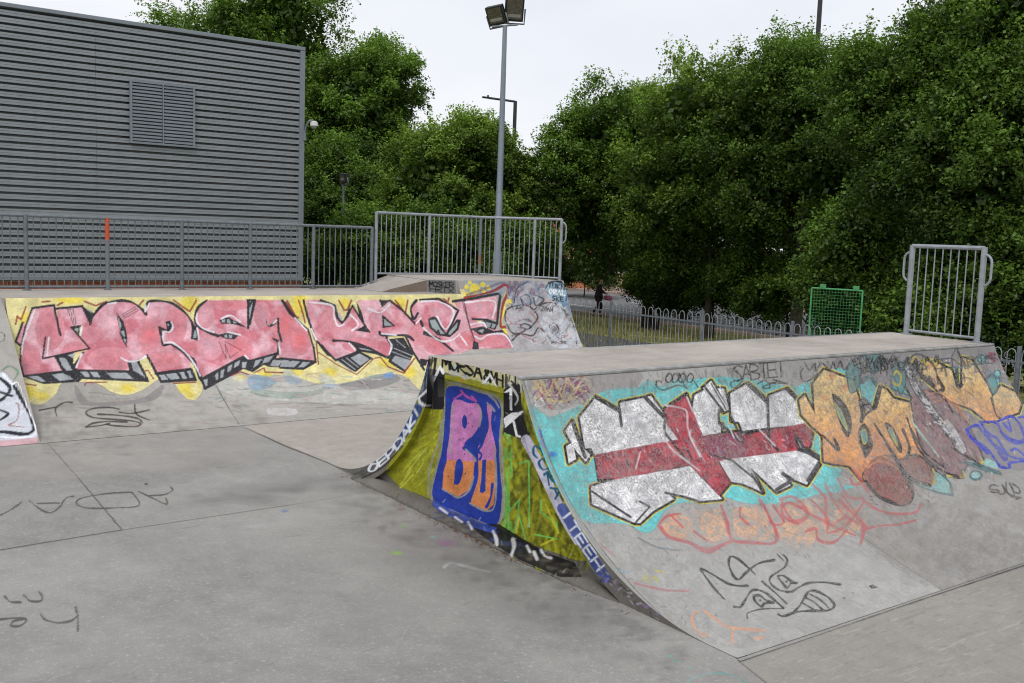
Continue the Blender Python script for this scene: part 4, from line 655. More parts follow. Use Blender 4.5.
# foot of the wall: black with white drips, blue
ce.poly([(499, 524), (520, 537), (545, 552), (575, 563), (582, 577), (560, 577), (520, 560), (495, 545), (478, 533), (470, 524)], (26, 26, 26), .95); ce.poly([(433, 499), (455, 512), (480, 522), (497, 528), (494, 534), (470, 526), (440, 512), (432, 505)], (58, 82, 168), .85)
for x, y, l in () and ((436, 505, 8), (445, 508, 10), (470, 522, 8), (481, 520, 8), (493, 530, 14), (513, 540, 16), (527, 545, 12), (532, 552, 10), (541, 550, 10), (462, 515, 9)): ce.dot(x, y+l*.45, 2., l*.5, (214, 214, 220), .9, .7)
for i in range(110):
    t = random.random(); x = 435+t*150; y = 508+t*66+random.uniform(-3, 10); ce.dot(x, y, random.uniform(2, 8), random.uniform(1, 3.5), random.choice([(28, 28, 30), (46, 45, 44), (70, 68, 64), (60, 76, 140)]) if t < .62 else random.choice([(110, 100, 88), (134, 122, 108), (70, 66, 60), (90, 84, 76)]), .4, .9)
for P, w in (([(440, 508), (447, 513)], 2.4), ([(455, 517), (462, 522)], 2.2), ([(468, 522), (472, 529)], 2.2), ([(493, 531), (496, 538), (497, 545)], 3.), ([(513, 539), (514, 547), (511, 556)], 3.4), ([(527, 546), (530, 552)], 2.6), ([(534, 552), (537, 559)], 3.2), ([(541, 550), (545, 556), (551, 558)], 2.4)): ce.line(P, w, (208, 208, 214), .85, soft=1.2)
for i in range(240):
    x, y = random.uniform(395, 600), random.uniform(380, 590); ce.line([(x, y), (x+random.uniform(-3, 3), y+random.uniform(0, 5))], random.uniform(.4, 1.2), random.choice([(60, 58, 50), (200, 200, 190), (40, 40, 40)]), .4)
spray_vary(ce, (.16, .14, .14), seed=51)
# ------------------------------------------------------------------ marks on the floor
cg = Canvas(-30, 395, 1060, 690)
JC = (72, 69, 65)
cg.line([(-20, 553), (0, 550), (122, 530)], 1., JC, .85, sm=False); cg.line([(122, 530), (290, 505)], .7, JC, .6, sm=False); cg.line([(290, 505), (415, 484)], .6, JC, .3, sm=False); cg.line([(45, 440), (80, 480), (122, 530)], 1.1, JC, .9, sm=False); cg.line([(239, 424.5), (285, 446), (329, 463), (358, 478)], 1.3, JC, .85, sm=False); cg.line([(239, 423), (300, 448), (340, 462)], .9, (176, 172, 166), .5, sm=False)
cg.line([(740, 662), (945, 592), (1040, 560)], 1.4, (66, 62, 58), .9, sm=False); cg.line([(738, 660), (775, 690)], 1.2, (78, 75, 70), .8, sm=False)
cg.dot(146, 484, 2.2, 1.2, (60, 58, 58), .9)
for x, y, rx, ry, c in ((397, 553, 9, 3, (150, 190, 84)), (403, 526, 3, 2, (140, 180, 90)), (433, 537, 5, 2.4, (150, 184, 180)), (446, 543, 12, 4, (160, 112, 150)), (401, 509, 6, 2, (160, 110, 140)), (285, 511, 5, 2, (90, 110, 170)), (670, 656, 4, 1.5, (100, 180, 176)), (677, 661, 5, 1.5, (100, 180, 176)), (690, 668, 4, 1.2, (100, 180, 176))): cg.dot(x, y, rx, ry, c, .75, .7)
cg.line([(444, 567), (452, 563), (468, 567), (490, 572)], 2.4, (196, 196, 198), .7, soft=1.6); cg.line([(688, 683), (695, 677), (715, 673), (735, 676), (748, 683)], 1.2, (100, 176, 176), .75)
for i in range(120):
    x, y = random.uniform(0, 600), random.uniform(455, 683); L = random.uniform(2, 18); cg.line([(x, y), (x+L, y-L*random.uniform(.05, .3))], random.uniform(.3, .9), random.choice([(96, 93, 90), (178, 174, 170), (170, 168, 164)]), random.uniform(.15, .45))
for i in range(60):
    x, y = random.uniform(760, 1030), random.uniform(600, 683); L = random.uniform(4, 26); cg.line([(x, y), (x+L, y-L*.34)], random.uniform(.4, 1.3), random.choice([(104, 98, 90), (180, 174, 164), (112, 106, 98)]), random.uniform(.2, .5))
cg.poly([(740, 662), (945, 592), (1060, 556), (1060, 700), (790, 700)], (160, 154, 146), .45)
cg.poly([(239, 425), (300, 420), (440, 405), (440, 490), (358, 478), (329, 463)], (188, 178, 168), .55)
for k, (P, c, a) in enumerate((([(170, 490), (260, 478), (360, 476), (440, 492), (430, 510), (330, 508), (220, 512)], (96, 94, 90), .22), ([(380, 500), (450, 520), (560, 590), (660, 650), (560, 640), (430, 570), (360, 530)], (92, 90, 87), .45), ([(-20, 560), (120, 540), (260, 530), (240, 560), (80, 590), (-20, 600)], (184, 182, 178), .35), ([(300, 560), (420, 560), (520, 610), (500, 683), (320, 683), (260, 620)], (112, 110, 107), .3), ([(-20, 610), (90, 600), (200, 640), (180, 690), (-20, 690)], (180, 178, 175), .3), ([(30, 450), (120, 445), (200, 450), (160, 470), (60, 480)], (184, 178, 170), .3), ([(170, 445), (240, 430), (300, 455), (260, 480), (180, 470)], (110, 107, 103), .25))): 
    Q = np.array(P, float); lo_, hi_ = Q.min(0), Q.max(0); cen = Q.mean(0); sz = np.sqrt(np.prod(hi_-lo_))
    for _ in range(90):
        i0 = random.randrange(len(Q)); e = Q[i0]+(Q[(i0+1) % len(Q)]-Q[i0])*random.random(); q = cen+(e-cen)*random.random()**.6
        cg.dot(q[0], q[1], sz*random.uniform(.08, .34)*1.5, sz*random.uniform(.08, .3)*.5, c, a*.085, .95)
for i in range(520):      # broad mottling of the slab
    x, y = random.uniform(-20, 700), random.uniform(440, 690); k = (y-400)/280
    cg.dot(x, y, random.uniform(8, 55)*k+3, random.uniform(2, 12)*k+1, random.choice([(104, 101, 97), (112, 109, 105), (186, 183, 179), (180, 176, 172)]), random.uniform(.03, .08), .95)
for i in range(60): t = random.random(); cg.dot(190+t*230+random.uniform(-20, 20), 500-t*25+random.uniform(-9, 9), random.uniform(10, 40), random.uniform(3, 8), (92, 89, 86), .13, .95)
for i in range(40): t = random.random(); cg.dot(170+t*260+random.uniform(-20, 20), 548-t*68+random.uniform(-6, 6), random.uniform(8, 30), random.uniform(2, 5), (190, 187, 183), .13, .95)
for i in range(160):      # brushed texture on the right-hand slab
    x, y = random.uniform(760, 1030), random.uniform(580, 683); L = random.uniform(4, 26); cg.line([(x, y), (x+L, y-L*.34)], random.uniform(.4, 1.6), random.choice([(112, 104, 94), (198, 192, 180), (130, 122, 112)]), random.uniform(.15, .4))
for i in range(260):      # paler, warmer slab by the back bank
    x = random.uniform(-10, 250); cg.dot(x, 428+random.uniform(0, 40)+(10 if x < 60 else 0), random.uniform(8, 34), random.uniform(3, 9), (172, 166, 160), .09, .95)
for i in range(600):     # grit on the brushed slab at the right
    x, y = random.uniform(745, 1030), random.uniform(566, 683)
    if y > 662-(x-740)*.345: cg.line([(x, y), (x+random.uniform(1, 7), y-random.uniform(.2, 2))], random.uniform(.4, 1.3), random.choice([(112, 104, 94), (196, 190, 180), (132, 126, 116), (112, 108, 100)]), random.uniform(.15, .35))
# grime and painted contact shade beside the ramp, grime in the far corner
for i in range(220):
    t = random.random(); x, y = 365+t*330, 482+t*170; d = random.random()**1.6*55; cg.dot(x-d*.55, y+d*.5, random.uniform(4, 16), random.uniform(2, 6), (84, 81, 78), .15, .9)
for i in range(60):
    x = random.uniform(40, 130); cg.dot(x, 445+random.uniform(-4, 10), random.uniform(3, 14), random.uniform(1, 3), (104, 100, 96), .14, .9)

T_ = Zm(0, 460, 3.795)
for P in (T_([(0, 210), (40, 190), (80, 162)]), T_([(112, 155), (150, 185), (190, 200), (225, 180), (250, 145), (280, 138)]), T_([(140, 165), (225, 163)]), T_([(500, 122), (400, 128), (310, 145), (290, 165), (330, 182), (430, 182), (528, 172), (500, 122)]), T_([(528, 120), (580, 145), (632, 168), (630, 145)]), T_([(560, 135), (620, 132), (655, 115), (648, 102)])): cg.line(P, 1.3, (78, 75, 74), .9)
for P in (T_([(18, 518), (40, 538), (78, 540)]), T_([(90, 512), (115, 535), (155, 535), (160, 520), (148, 500)]), T_([(0, 605), (60, 600), (100, 605), (80, 628), (45, 630), (50, 612), (95, 602)]), T_([(155, 585), (170, 605), (220, 618), (270, 610), (295, 590)]), T_([(287, 560), (296, 600), (295, 648)])): cg.line(P, 2.2, (78, 76, 78), .85, soft=.9)
# ------------------------------------------------------------------ terrain, floor, road
def sst(a, b, t): t = np.clip((t-a)/(b-a), 0, 1); return t*t*(3-2*t)
def TZ(x, y):
    x = np.asarray(x, float); y = np.asarray(y, float)
    low = -1.2*sst(15, 28, x)
    hi = .75*sst(12.6, 14.2, y)*(1-sst(11.15, 12.2, x))
    inside = (1-sst(12.4, 12.9, x))*(1-sst(12.6, 14.2, y))
    return low+hi-.06*inside
xs = np.unique(np.r_[np.linspace(-400, -20, 20), np.linspace(-20, 50, 141), np.linspace(50, 400, 20)]); ys = np.unique(np.r_[np.linspace(-200, -10, 10), np.linspace(-10, 70, 161), np.linspace(70, 500, 20)])
GX, GY = np.meshgrid(xs, ys, indexing='ij')
N = NT('meadow_grass'); p = N.pos()
c = N.mix(N.ramp(N.noise(p, .9, 6, .65), .38, .62), lin(84, 98, 44), lin(168, 158, 92)); c = N.mix(N.math('MULTIPLY', N.ramp(N.noise(p, 18, 5, .8), .4, .6), .6), c, lin(48, 60, 26))
N.put(N.b.inputs['Base Color'], c); N.b.inputs['Roughness'].default_value = .95; N.bump(N.noise(p, 30, 4), .6, .03); M_grass = N.m
g = link('ground', grid_mesh('ground', np.stack([GX, GY, TZ(GX, GY)], -1)), M_grass); tag(g, kind='structure')
fx = np.unique(np.round(np.r_[np.linspace(-14, -.4, 12), np.arange(-.4, 4.3, .01), np.arange(4.3, 8.4, .02), np.linspace(8.4, 12.2, 5)], 4)); fy = np.unique(np.round(np.r_[np.linspace(-6, 2.6, 8), np.arange(2.6, 8, .0095), np.arange(8, 11.2, .02), np.linspace(11.2, 13, 3)], 4))
GX, GY = np.meshgrid(fx, fy, indexing='ij')
me = grid_mesh('floor', np.stack([GX, GY, 0*GX], -1))
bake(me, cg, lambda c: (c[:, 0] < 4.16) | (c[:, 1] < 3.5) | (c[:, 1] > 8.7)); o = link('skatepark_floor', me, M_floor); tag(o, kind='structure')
# tarmac path, road and pavement
def strip(name, x0, x1, y0, y1, dz, mat, n=60):
    X, Y = np.meshgrid(np.linspace(x0, x1, 9), np.linspace(y0, y1, n), indexing='ij'); o = link(name, grid_mesh(name, np.stack([X, Y, TZ(X, Y)+dz], -1)), mat); return tag(o, kind='structure')
M_asph = simple('asphalt', lin(112, 112, 114), .9, 0, .2, 3, .2); M_path = simple('path_asphalt', lin(72, 72, 76), .9, 0, .2, 3, .2); M_pave = simple('paving', lin(150, 128, 120), .9, 0, .15, 2); M_kerb = simple('kerb_stone', lin(160, 140, 126), .9, 0, .15, 4); M_mark = simple('road_paint', lin(205, 205, 202), .8, 0, .08, 9)
strip('path', 13.3, 15.2, 2, 40, .012, M_path)
strip('road', 29.2, 41.2, -30, 160, .01, M_asph, 90); strip('pavement', 41.35, 46, -30, 160, .11, M_pave, 90)
mb = MB(); mb.box((28.95, -30, -1.3), (29.2, 160, -1.1)); mb.box((41.2, -30, -1.3), (41.35, 160, -1.085)); tag(mb.build('kerb', M_kerb), kind='structure')
mb = MB()
for x0 in (32.2, 36.7):
    for k in range(-6, 30): mb.box((x0, k*6., -1.185), (x0+.15, k*6+(3.6 if x0 > 33 else 5.9), -1.182))
tag(mb.build('road_markings', M_mark), kind='structure')
# ------------------------------------------------------------------ near ramp
H1 = 1.29; X0, X1 = 4.13, 10.6
RF, YF = 2.06, 3.65; RB, YB = 1.86, 8.60
YDF, YDB = YF+math.sqrt(RF**2-(RF-H1)**2), YB-math.sqrt(RB**2-(RB-H1)**2)
ramp = empty('skate_ramp', (X0, (YDF+YDB)/2, 0)); tag(ramp, 'near concrete double quarter pipe covered in turquoise, silver and orange graffiti with a flat deck', 'skate ramp')
RO = Vector(ramp.location)
def child(o, par=ramp, off=RO):
    o.parent = par; o.location = Vector(o.location)-off; return o
def arc(y0, R, sgn, zmax, step, flat=.2):
    amax = math.acos((R-zmax)/R); n = int(R*amax/step); a = np.linspace(0, amax, n)
    y = y0+sgn*R*np.sin(a); z = R-R*np.cos(a)
    m = max(2, int(flat/step)); yf = y0-sgn*np.linspace(flat, 0, m)[:-1]
    return np.r_[yf, y], np.r_[np.full(len(yf), .0), z]+np.r_[np.full(len(yf), .004), np.full(len(z), .004)]
y_, z_ = arc(YF, RF, 1, 1.262, .0058)
xsf = [X0]
while xsf[-1] < X1: xsf.append(xsf[-1]+.0054*(1+(xsf[-1]-X0)*.11))
xsf[-1] = X1; xsf = np.array(xsf)
P = np.stack(np.broadcast_arrays(xsf[:, None], y_[None], z_[None]), -1)
me = grid_mesh('face', P); bake(me, cf); child(link('painted_face', me, M_face, None, True))
y_, z_ = arc(YB, RB, -1, 1.262, .06); P = np.stack(np.broadcast_arrays(np.linspace(X0, X1, 30)[:, None], y_[None], z_[None]), -1)
child(link('back_face', grid_mesh('bf', P), M_plain, None, True))
# rim + inner end wall
yy = np.arange(YF-.2, YB+.2, .0055)
def zo_(y): 
    f = np.where(y < YF, .004, RF-np.sqrt(np.maximum(RF**2-(y-YF)**2, 0))+.004); b = np.where(y > YB, .004, RB-np.sqrt(np.maximum(RB**2-(y-YB)**2, 0))+.004)
    return np.where(y < YDF, np.minimum(f, H1-.002), np.where(y > YDB, np.minimum(b, H1-.002), H1-.002))
TH = .135
def zi_(y):
    f = RF-np.sqrt(np.maximum((RF+TH)**2-(y-YF)**2, 0)); b = RB-np.sqrt(np.maximum((RB+TH)**2-(y-YB)**2, 0))
    f = np.where(y < YF, -1, f); b = np.where(y > YB, -1, b)
    f = np.where(y-YF > 2, 9, f); b = np.where(YB-y > 1.75, 9, b)
    return np.clip(np.minimum(np.minimum(f, b), H1-.15), 0, 9)
zo, zi = zo_(yy), zi_(yy)
t = np.linspace(0, 1, 26)
P = np.stack([np.full((len(yy), 26), X0), np.repeat(yy[:, None], 26, 1), zi[:, None]+(zo-zi)[:, None]*t[None]], -1)
me = grid_mesh('rim', P[:, ::-1]); bake(me, ce); child(link('rim', me, M_end))
P = np.stack([np.stack([np.full(len(yy), X0), yy, zi], -1), np.stack([np.full(len(yy), X0+.09), yy, zi], -1)], 1)
me = grid_mesh('rim_underside', P); bake(me, ce); child(link('rim_underside', me, M_end))
yw = yy[(zi > .02)]; zw = zi_(yw); t = np.linspace(0, 1, 190)
P = np.stack([np.full((len(yw), 190), X0+.06), np.repeat(yw[:, None], 190, 1), (zw[:, None]+.01)*t[None]], -1)
me = grid_mesh('end_wall', P[:, ::-1]); bake(me, ce); child(link('end_wall', me, M_end))
# hidden far end wall
mb = MB(); mb.add([(X1, y, 0) for y in yy[::12]]+[(X1, y, float(z)) for y, z in zip(yy[::12], zo[::12])], [(i, i+1, len(yy[::12])+i+1, len(yy[::12])+i) for i in range(len(yy[::12])-1)])
child(mb.build('far_end_wall', M_plain))
mb = MB(); mb.box((X0+.004, YDF+.045, H1-.13), (X1, YDB-.045, H1)); child(mb.build('deck', M_deck, bevel=.006))
for a, b, nm in ((YDF-.012, YDF+.045, 'coping'), (YDB-.045, YDB+.012, 'coping')):
    mb = MB(); mb.box((X0-.003, a, H1-.024), (X1, b, H1+.003)); child(mb.build(nm, M_cop, bevel=.008))
# plinth along the foot of the end wall, broken and sloping
yp = np.arange(4.42, 8.05, .007); n = len(yp); pw = .085+.004*np.sin(yp*5)+.003*np.sin(yp*31)+.003*np.sin(yp*67); ph = np.minimum(.06, zi_(yp)*.7+.03)+.0015*np.sin(yp*23); ph = ph*np.clip((yp-4.40)/.5, 0, 1); pw = pw*np.clip((yp-4.3)/.6, 0, 1)
_k = np.linspace(0, 8, 33); kx = np.interp(_k, range(9), [.06, .03, 0, -.25, -.5, -.75, -.95, -1.0, -1.0]); kz = np.interp(_k, range(9), [1, 1, .97, .9, .78, .6, .35, .15, 0.])
PX = X0+np.where(kx[None] >= 0, kx[None], kx[None]*pw[:, None]); P = np.stack([PX, np.repeat(yp[:, None], 33, 1), ph[:, None]*kz[None]], -1)
me = grid_mesh('plinth', P); bake(me, ce); child(link('plinth', me, M_end))
# leaf litter by the ramp foot
V = []; Q = []
for i in range(420):
    y = random.gauss(5.95, .35) if i < 300 else random.uniform(4.2, 8.3); x = X0-.07-abs(random.gauss(0, .045)); a = random.uniform(0, 6.28); r = random.uniform(.004, .012); z = .003+random.uniform(0, .008)
    u = np.array([math.cos(a), math.sin(a), random.uniform(-.5, .5)])*r; v = np.array([-math.sin(a), math.cos(a), random.uniform(-.5, .5)])*r*.5; c = np.array([x, y, z]); k = len(V); V += [c-u, c-v, c+u, c+v]; Q.append((k, k+1, k+2, k+3))
tag(link('leaf_litter', fast_mesh('ll', V, Q), M_leaflit), 'brown dry leaf crumbs lying along the foot of the painted ramp end', 'leaf litter', kind='stuff')
# ------------------------------------------------------------------ back bank
YL, YT = 13.65, 10.90; RK = ((YL-YT)**2+H1**2)/2/H1; BX0, BX1, UX, UZ = 2.02, 11.1, 8.84, 1.51
bank = empty('quarter_pipe', (6.5, 13, 0)); tag(bank, 'long far quarter pipe painted with big pink letters on yellow, raised at its right end', 'skate ramp'); BO = Vector(bank.location)
bc = lambda o: child(o, bank, BO)
y_, z_ = arc(YT, RK, 1, H1-.003, .0125, .1); z_ = z_*1.
xb = np.arange(BX0, BX1+.012, .0125)
P = np.stack(np.broadcast_arrays(xb[:, None], y_[None], z_[None]), -1); P = P.copy(); xl_ = BX0-.11+.13*np.clip((y_-YT)/(YL-YT), 0, 1); xe = BX1-.43*np.maximum(0, YL-y_); P[..., 0] = xl_[None]+(P[..., 0]-BX0)*((xe-xl_)/(BX1-BX0))[None]; me = grid_mesh('bank_face', P); bake(me, cb); bc(link('painted_face', me, M_bank, None, True))
xu = np.arange(UX, BX1+.012, .0125); tu = np.linspace(0, 1, 20); yl = y_[-1]
P = np.stack(np.broadcast_arrays(xu[:, None], (yl+tu*.12)[None], (H1+tu*(UZ-H1))[None]), -1); me = grid_mesh('uf', P); bake(me, cb); bc(link('raised_face', me, M_bank, None, True))
mb = MB(); mb.prism([(-14, YL+.25), (BX0, YL+.25), (BX0, YL), (UX, YL), (UX, 15.4), (-14, 15.4)], .2, H1); bc(mb.build('deck', M_deck, bevel=.005))
mb = MB(); mb.add([(float(q), float(y), float(z)) for q, y, z in zip(xl_[::8], y_[::8], z_[::8])]+[(float(q), float(y), -.05) for q, y in zip(xl_[::8], y_[::8])], [(i, i+1, len(y_[::8])+i+1, len(y_[::8])+i) for i in range(len(y_[::8])-1)]); bc(mb.build('side_wall', M_plain))
mb = MB(); mb.add([(float(q), float(y), float(z)) for q, y, z in zip(xe[::8], y_[::8], z_[::8])]+[(float(q), float(y), -.05) for q, y in zip(xe[::8], y_[::8])], [(i, i+1, len(y_[::8])+i+1, len(y_[::8])+i) for i in range(len(y_[::8])-1)]); bc(mb.build('side_wall', M_plain))
# raised deck with the little launch wedge
mb = MB(); mb.prism([(UX, yl+.12), (BX1, yl+.12), (BX1, 13.8), (10.35, 15.4), (8.4, 15.4), (8.36, 13.97)], .2, lambda x, y: UZ+.015*(y-13.7)); bc(mb.build('raised_deck', M_deck, bevel=.005))
mb = MB(); mb.prism([(BX1, yl), (BX1, yl+.12), (8.9, 14.2), (UX, yl+.12), (UX, yl)], .1, lambda x, y: H1 if y < yl+.05 else UZ-.004); bc(mb.build('raised_block', M_plain))
mb = MB(); mb.prism([(7.62, 15.2), (7.70, 14.28), (8.36, 13.97), (8.42, 15.4)], H1-.1, lambda x, y: H1+.002+(UZ-H1)*max(0, min(1, (x-7.66)/.72))); bc(mb.build('launch_wedge', M_deck, bevel=.004))
cw = Canvas(370, 268, 470, 305)
Dz = Zm(360, 260, 4.267)
cw.poly(Dz([(288, 78), (408, 85), (408, 152), (288, 135)]), (112, 116, 118), .8); text(cw, 'MOSKER', Dz([(295, 112), (400, 118)]), (0, -5), 1., (30, 30, 32), gap=.05); text(cw, 'HRTX', Dz([(298, 133), (400, 143)]), (0, -5), .9, (30, 30, 32), gap=.05); cw.poly(Dz([(90, 138), (285, 72), (285, 135)]), (110, 90, 74), .7)
for (a, b, nm) in (((7.705, 14.277), (8.36, 13.968), 'wedge_side'), ((8.36, 13.966), (UX, yl+.117), 'wedge_side')):
    tt = np.linspace(0, 1, 60); zt = np.linspace(0, 1, 24); hx = lambda x: (UZ-H1)*np.clip((x-7.66)/.72, 0, 1)
    xx = a[0]+(b[0]-a[0])*tt; yv = a[1]+(b[1]-a[1])*tt-.004
    P = np.stack([np.repeat(xx[:, None], 24, 1), np.repeat(yv[:, None], 24, 1), H1+.001+hx(xx)[:, None]*zt[None]*.995], -1); me = grid_mesh(nm, P); bake(me, cw); bc(link(nm, me, M_bank))
# left flat bank
lb = empty('flat_bank', (0, 12, 0)); tag(lb, 'plain grey sloping bank at the left edge with white and black graffiti at its foot', 'skate ramp')
xs2 = np.r_[np.linspace(-14, .4, 8), np.arange(.5, BX0+.01, .015), BX0+.004]; sv = np.linspace(0, 1, 180)
P = np.stack(np.broadcast_arrays(xs2[:, None], (10.82+sv*(13.9-10.82))[None], (.004+sv*(H1-.006))[None]), -1).copy(); P[..., 0] = np.where(P[..., 0] > 1., 1+(P[..., 0]-1)*((BX0-.11+.13*sv-1)/(BX0+.004-1))[None], P[..., 0]); me = grid_mesh('lbf', P); bake(me, cl); o = link('painted_slope', me, M_bank); child(o, lb, Vector((0, 12, 0)))
mb = MB(); mb.box((-14, 13.9, 0), (BX0-.002, 13.905, H1-.004)); child(mb.build('back_wall', M_plain), lb, Vector((0, 12, 0)))
# ------------------------------------------------------------------ railings
def railing(root, pts, zb, zt, prefix, off, mat=M_galv, bar=.1, br=.0085, post_r=.03, zrail=None, postb=None, bot_r=.017, toprail=.024):
    """pts: list of (x,y) posts"""
    zr = zb+.05 if zrail is None else zrail
    posts = []
    for i, (x, y) in enumerate(pts):
        mb = MB(); mb.tube([(x, y, (zb if postb is None else postb[i])-.01), (x, y, zt+.012)], post_r, 10); mb.tube([(x, y, (zb if postb is None else postb[i])+.001), (x, y, (zb if postb is None else postb[i])+.012)], post_r*2.0, 12)
        posts.append(child(mb.build('post', mat, None, True), root, off))
    for i in range(len(pts)-1):
        a = Vector((*pts[i], 0)); b = Vector((*pts[i+1], 0)); L = (b-a).length; n = max(2, int(round(L/bar)))
        mb = MB(); mb.tube([(a.x, a.y, zt), (b.x, b.y, zt)], toprail, 8); child(mb.build('top_rail', mat, None, True), root, off)
        mb = MB(); mb.tube([(a.x, a.y, zr), (b.x, b.y, zr)], bot_r, 6); child(mb.build('bottom_rail', mat, None, True), root, off)
        mb = MB()
        for k in range(1, n):
            p = a.lerp(b, k/n); mb.tube([(p.x, p.y, zr), (p.x, p.y, zt)], br, 6, False)
        child(mb.build('bars', mat, None, True), root, off)
    return posts
fr = empty('railing', (4.7, 15.1, H1)); tag(fr, 'long low grey steel railing in front of the corrugated building, one post daubed orange', 'railing')
ps = railing(fr, [(2.53+1.08*k, 15.1) for k in range(-4, 5)]+[(7.93, 15.1)], H1, 2.335, 'low', Vector(fr.location), M_galvd)
# orange daub on one post
def daub(name, col, z0, z1, thr):
    N = NT(name); p = N.pos(); f = N.noise(p, 9, 4, .7); sep = N.n('ShaderNodeSeparateXYZ', i_0=p)
    k = N.math('MULTIPLY', N.ramp(f, thr, thr+.04), N.math('MULTIPLY', N.ramp(sep.outputs[2], z0, z0+.05), N.ramp(sep.outputs[2], z1, z1+.05, 1, 0)))
    N.put(N.b.inputs['Base Color'], N.mix(k, lin(112, 118, 124), col)); N.b.inputs['Roughness'].default_value = .6; return N.m
ps[5].data.materials[0] = daub('daubed_steel', lin(205, 78, 40), 2.0, 2.4, .42); ps[5]['label'] = 'post daubed with orange paint near its top'
def solve_px(a, b, z, px):
    lo, hi = 0., 1.
    for _ in range(40):
        m = (lo+hi)/2; q = (a[0]+(b[0]-a[0])*m, a[1]+(b[1]-a[1])*m, z)
        if pr([q])[0][0] < px: lo = m
        else: hi = m
    return (a[0]+(b[0]-a[0])*lo, a[1]+(b[1]-a[1])*lo)
fu = empty('railing', (9.5, 15, UZ)); tag(fu, 'taller grey steel railing around the raised block, ending in a looped handle', 'railing')
c0, c1 = (10.17, 15.1), (11.0, 13.75); mid = solve_px(c0, c1, 2.0, 534)
ps = railing(fu, [(8.01, 15.1), (9.07, 15.1), c0, mid, c1], UZ, 2.60, 'high', Vector(fu.location), M_galv, zrail=UZ+.045, postb=[H1, UZ, UZ, UZ, UZ])
ps[2].data.materials[0] = daub('rust_marked_steel', lin(150, 92, 74), 1.72, 1.88, .45)
def handle(root, off, p, d, z0, z1, w=.09, r=.014):
    d = Vector((d[0], d[1], 0)).normalized(); P = []
    for k in range(13):
        a = math.pi*k/12; cc = .5-.5*math.cos(a); ww = w*min(1, math.sin(a)*1.25)**.7; P.append((p[0]+d.x*ww, p[1]+d.y*ww, z0+(z1-z0)*cc))
    mb = MB(); mb.tube(P, r, 8); child(mb.build('handle', M_galv, None, True), root, off)
handle(fu, Vector(fu.location), c1, (c1[0]-c0[0], c1[1]-c0[1]), 2.18, 2.55)
fg = empty('end_railing', (10.45, 6.2, H1)); tag(fg, 'free standing galvanised railing frame with side handles at the right end of the deck', 'railing')
ga, gb = onz(906.6, 333.3, H1)[:2], onz(977.8, 342.3, H1)[:2]; ga = (10.56, ga[1]-.06); gb = (10.48, gb[1]-.02)
railing(fg, [tuple(ga), tuple(gb)], H1, H1+1.04, 'end', Vector(fg.location), M_galv, bar=.098, br=.0075, post_r=.032)
dd = (gb[0]-ga[0], gb[1]-ga[1]); handle(fg, Vector(fg.location), gb, dd, H1+.63, H1+.97, .1); handle(fg, Vector(fg.location), ga, (-dd[0], -dd[1]), H1+.63, H1+.97, .1)
# bow-top fence
bf = empty('bow_top_fence', (12.3, 9, 0)); tag(bf, 'low grey bow-top fence between the skatepark and the grass under the trees', 'fence'); bo = Vector(bf.location)
py = np.array([16.1, 13.79, 11.46, 9.6, 7.77, 6.12, 4.4])
for y in py:
    z0 = float(TZ(12.3, y)); mb = MB(); mb.tube([(12.3, y, z0-.05), (12.3, y, z0*0+1.13)], .028, 8); child(mb.build('post', M_galvd, None, True), bf, bo)
for i in range(len(py)-1):
    a, b = py[i+1], py[i]; mb = MB(); n = int(round((b-a)/.188)); st = (b-a)/n
    for k in range(n):
        yc = a+(k+.5)*st; w = st*.30; P = [(12.3, yc-w, .12), (12.3, yc-w, 1.02)]+[(12.3, yc-w*math.cos(q), 1.02+w*math.sin(q)*1.3) for q in np.linspace(.3, math.pi-.3, 5)]+[(12.3, yc+w, 1.02), (12.3, yc+w, .12)]; mb.tube(P, .0062, 5, False)
    child(mb.build('bow_bars', M_galv, None, True), bf, bo)
    for z in (.14, .93): mb = MB(); mb.box((12.285, a, z-.012), (12.315, b, z+.012)); child(mb.build('rail', M_galvd), bf, bo)
# green mesh panel
gp0, gp1 = np.array([13.05, 9.86]), np.array([13.33, 9.12]); gt = 1.62
gr = empty('mesh_panel', (13.2, 9.5, -.02)); tag(gr, 'bright green square wire mesh panel with two tabs on top, standing behind the bow-top fence', 'mesh panel'); go = Vector(gr.location)
mb = MB()
for p in (gp0, gp1): mb.tube([(*p, -.05), (*p, gt)], .014, 8)
for z in (.35, gt): mb.tube([(*gp0, z), (*gp1, z)], .013, 8)
child(mb.build('frame', M_green, None, True), gr, go)
mb = MB(); u = gp1-gp0
for k in range(1, 17): q = gp0+u*k/17; mb.tube([(*q, .35), (*q, gt)], .0017, 4, False)
for k in range(1, 26): z = .35+(gt-.35)*k/26; mb.tube([(*gp0, z), (*gp1, z)], .0017, 4, False)
child(mb.build('wire_mesh', M_green), gr, go)
for s in (.17, .82):
    q = gp0+u*s; q2 = q+u*.11; mb = MB(); mb.beam((*q, gt+.04), (*q2, gt+.04), .03, .06); child(mb.build('tab', M_green), gr, go)
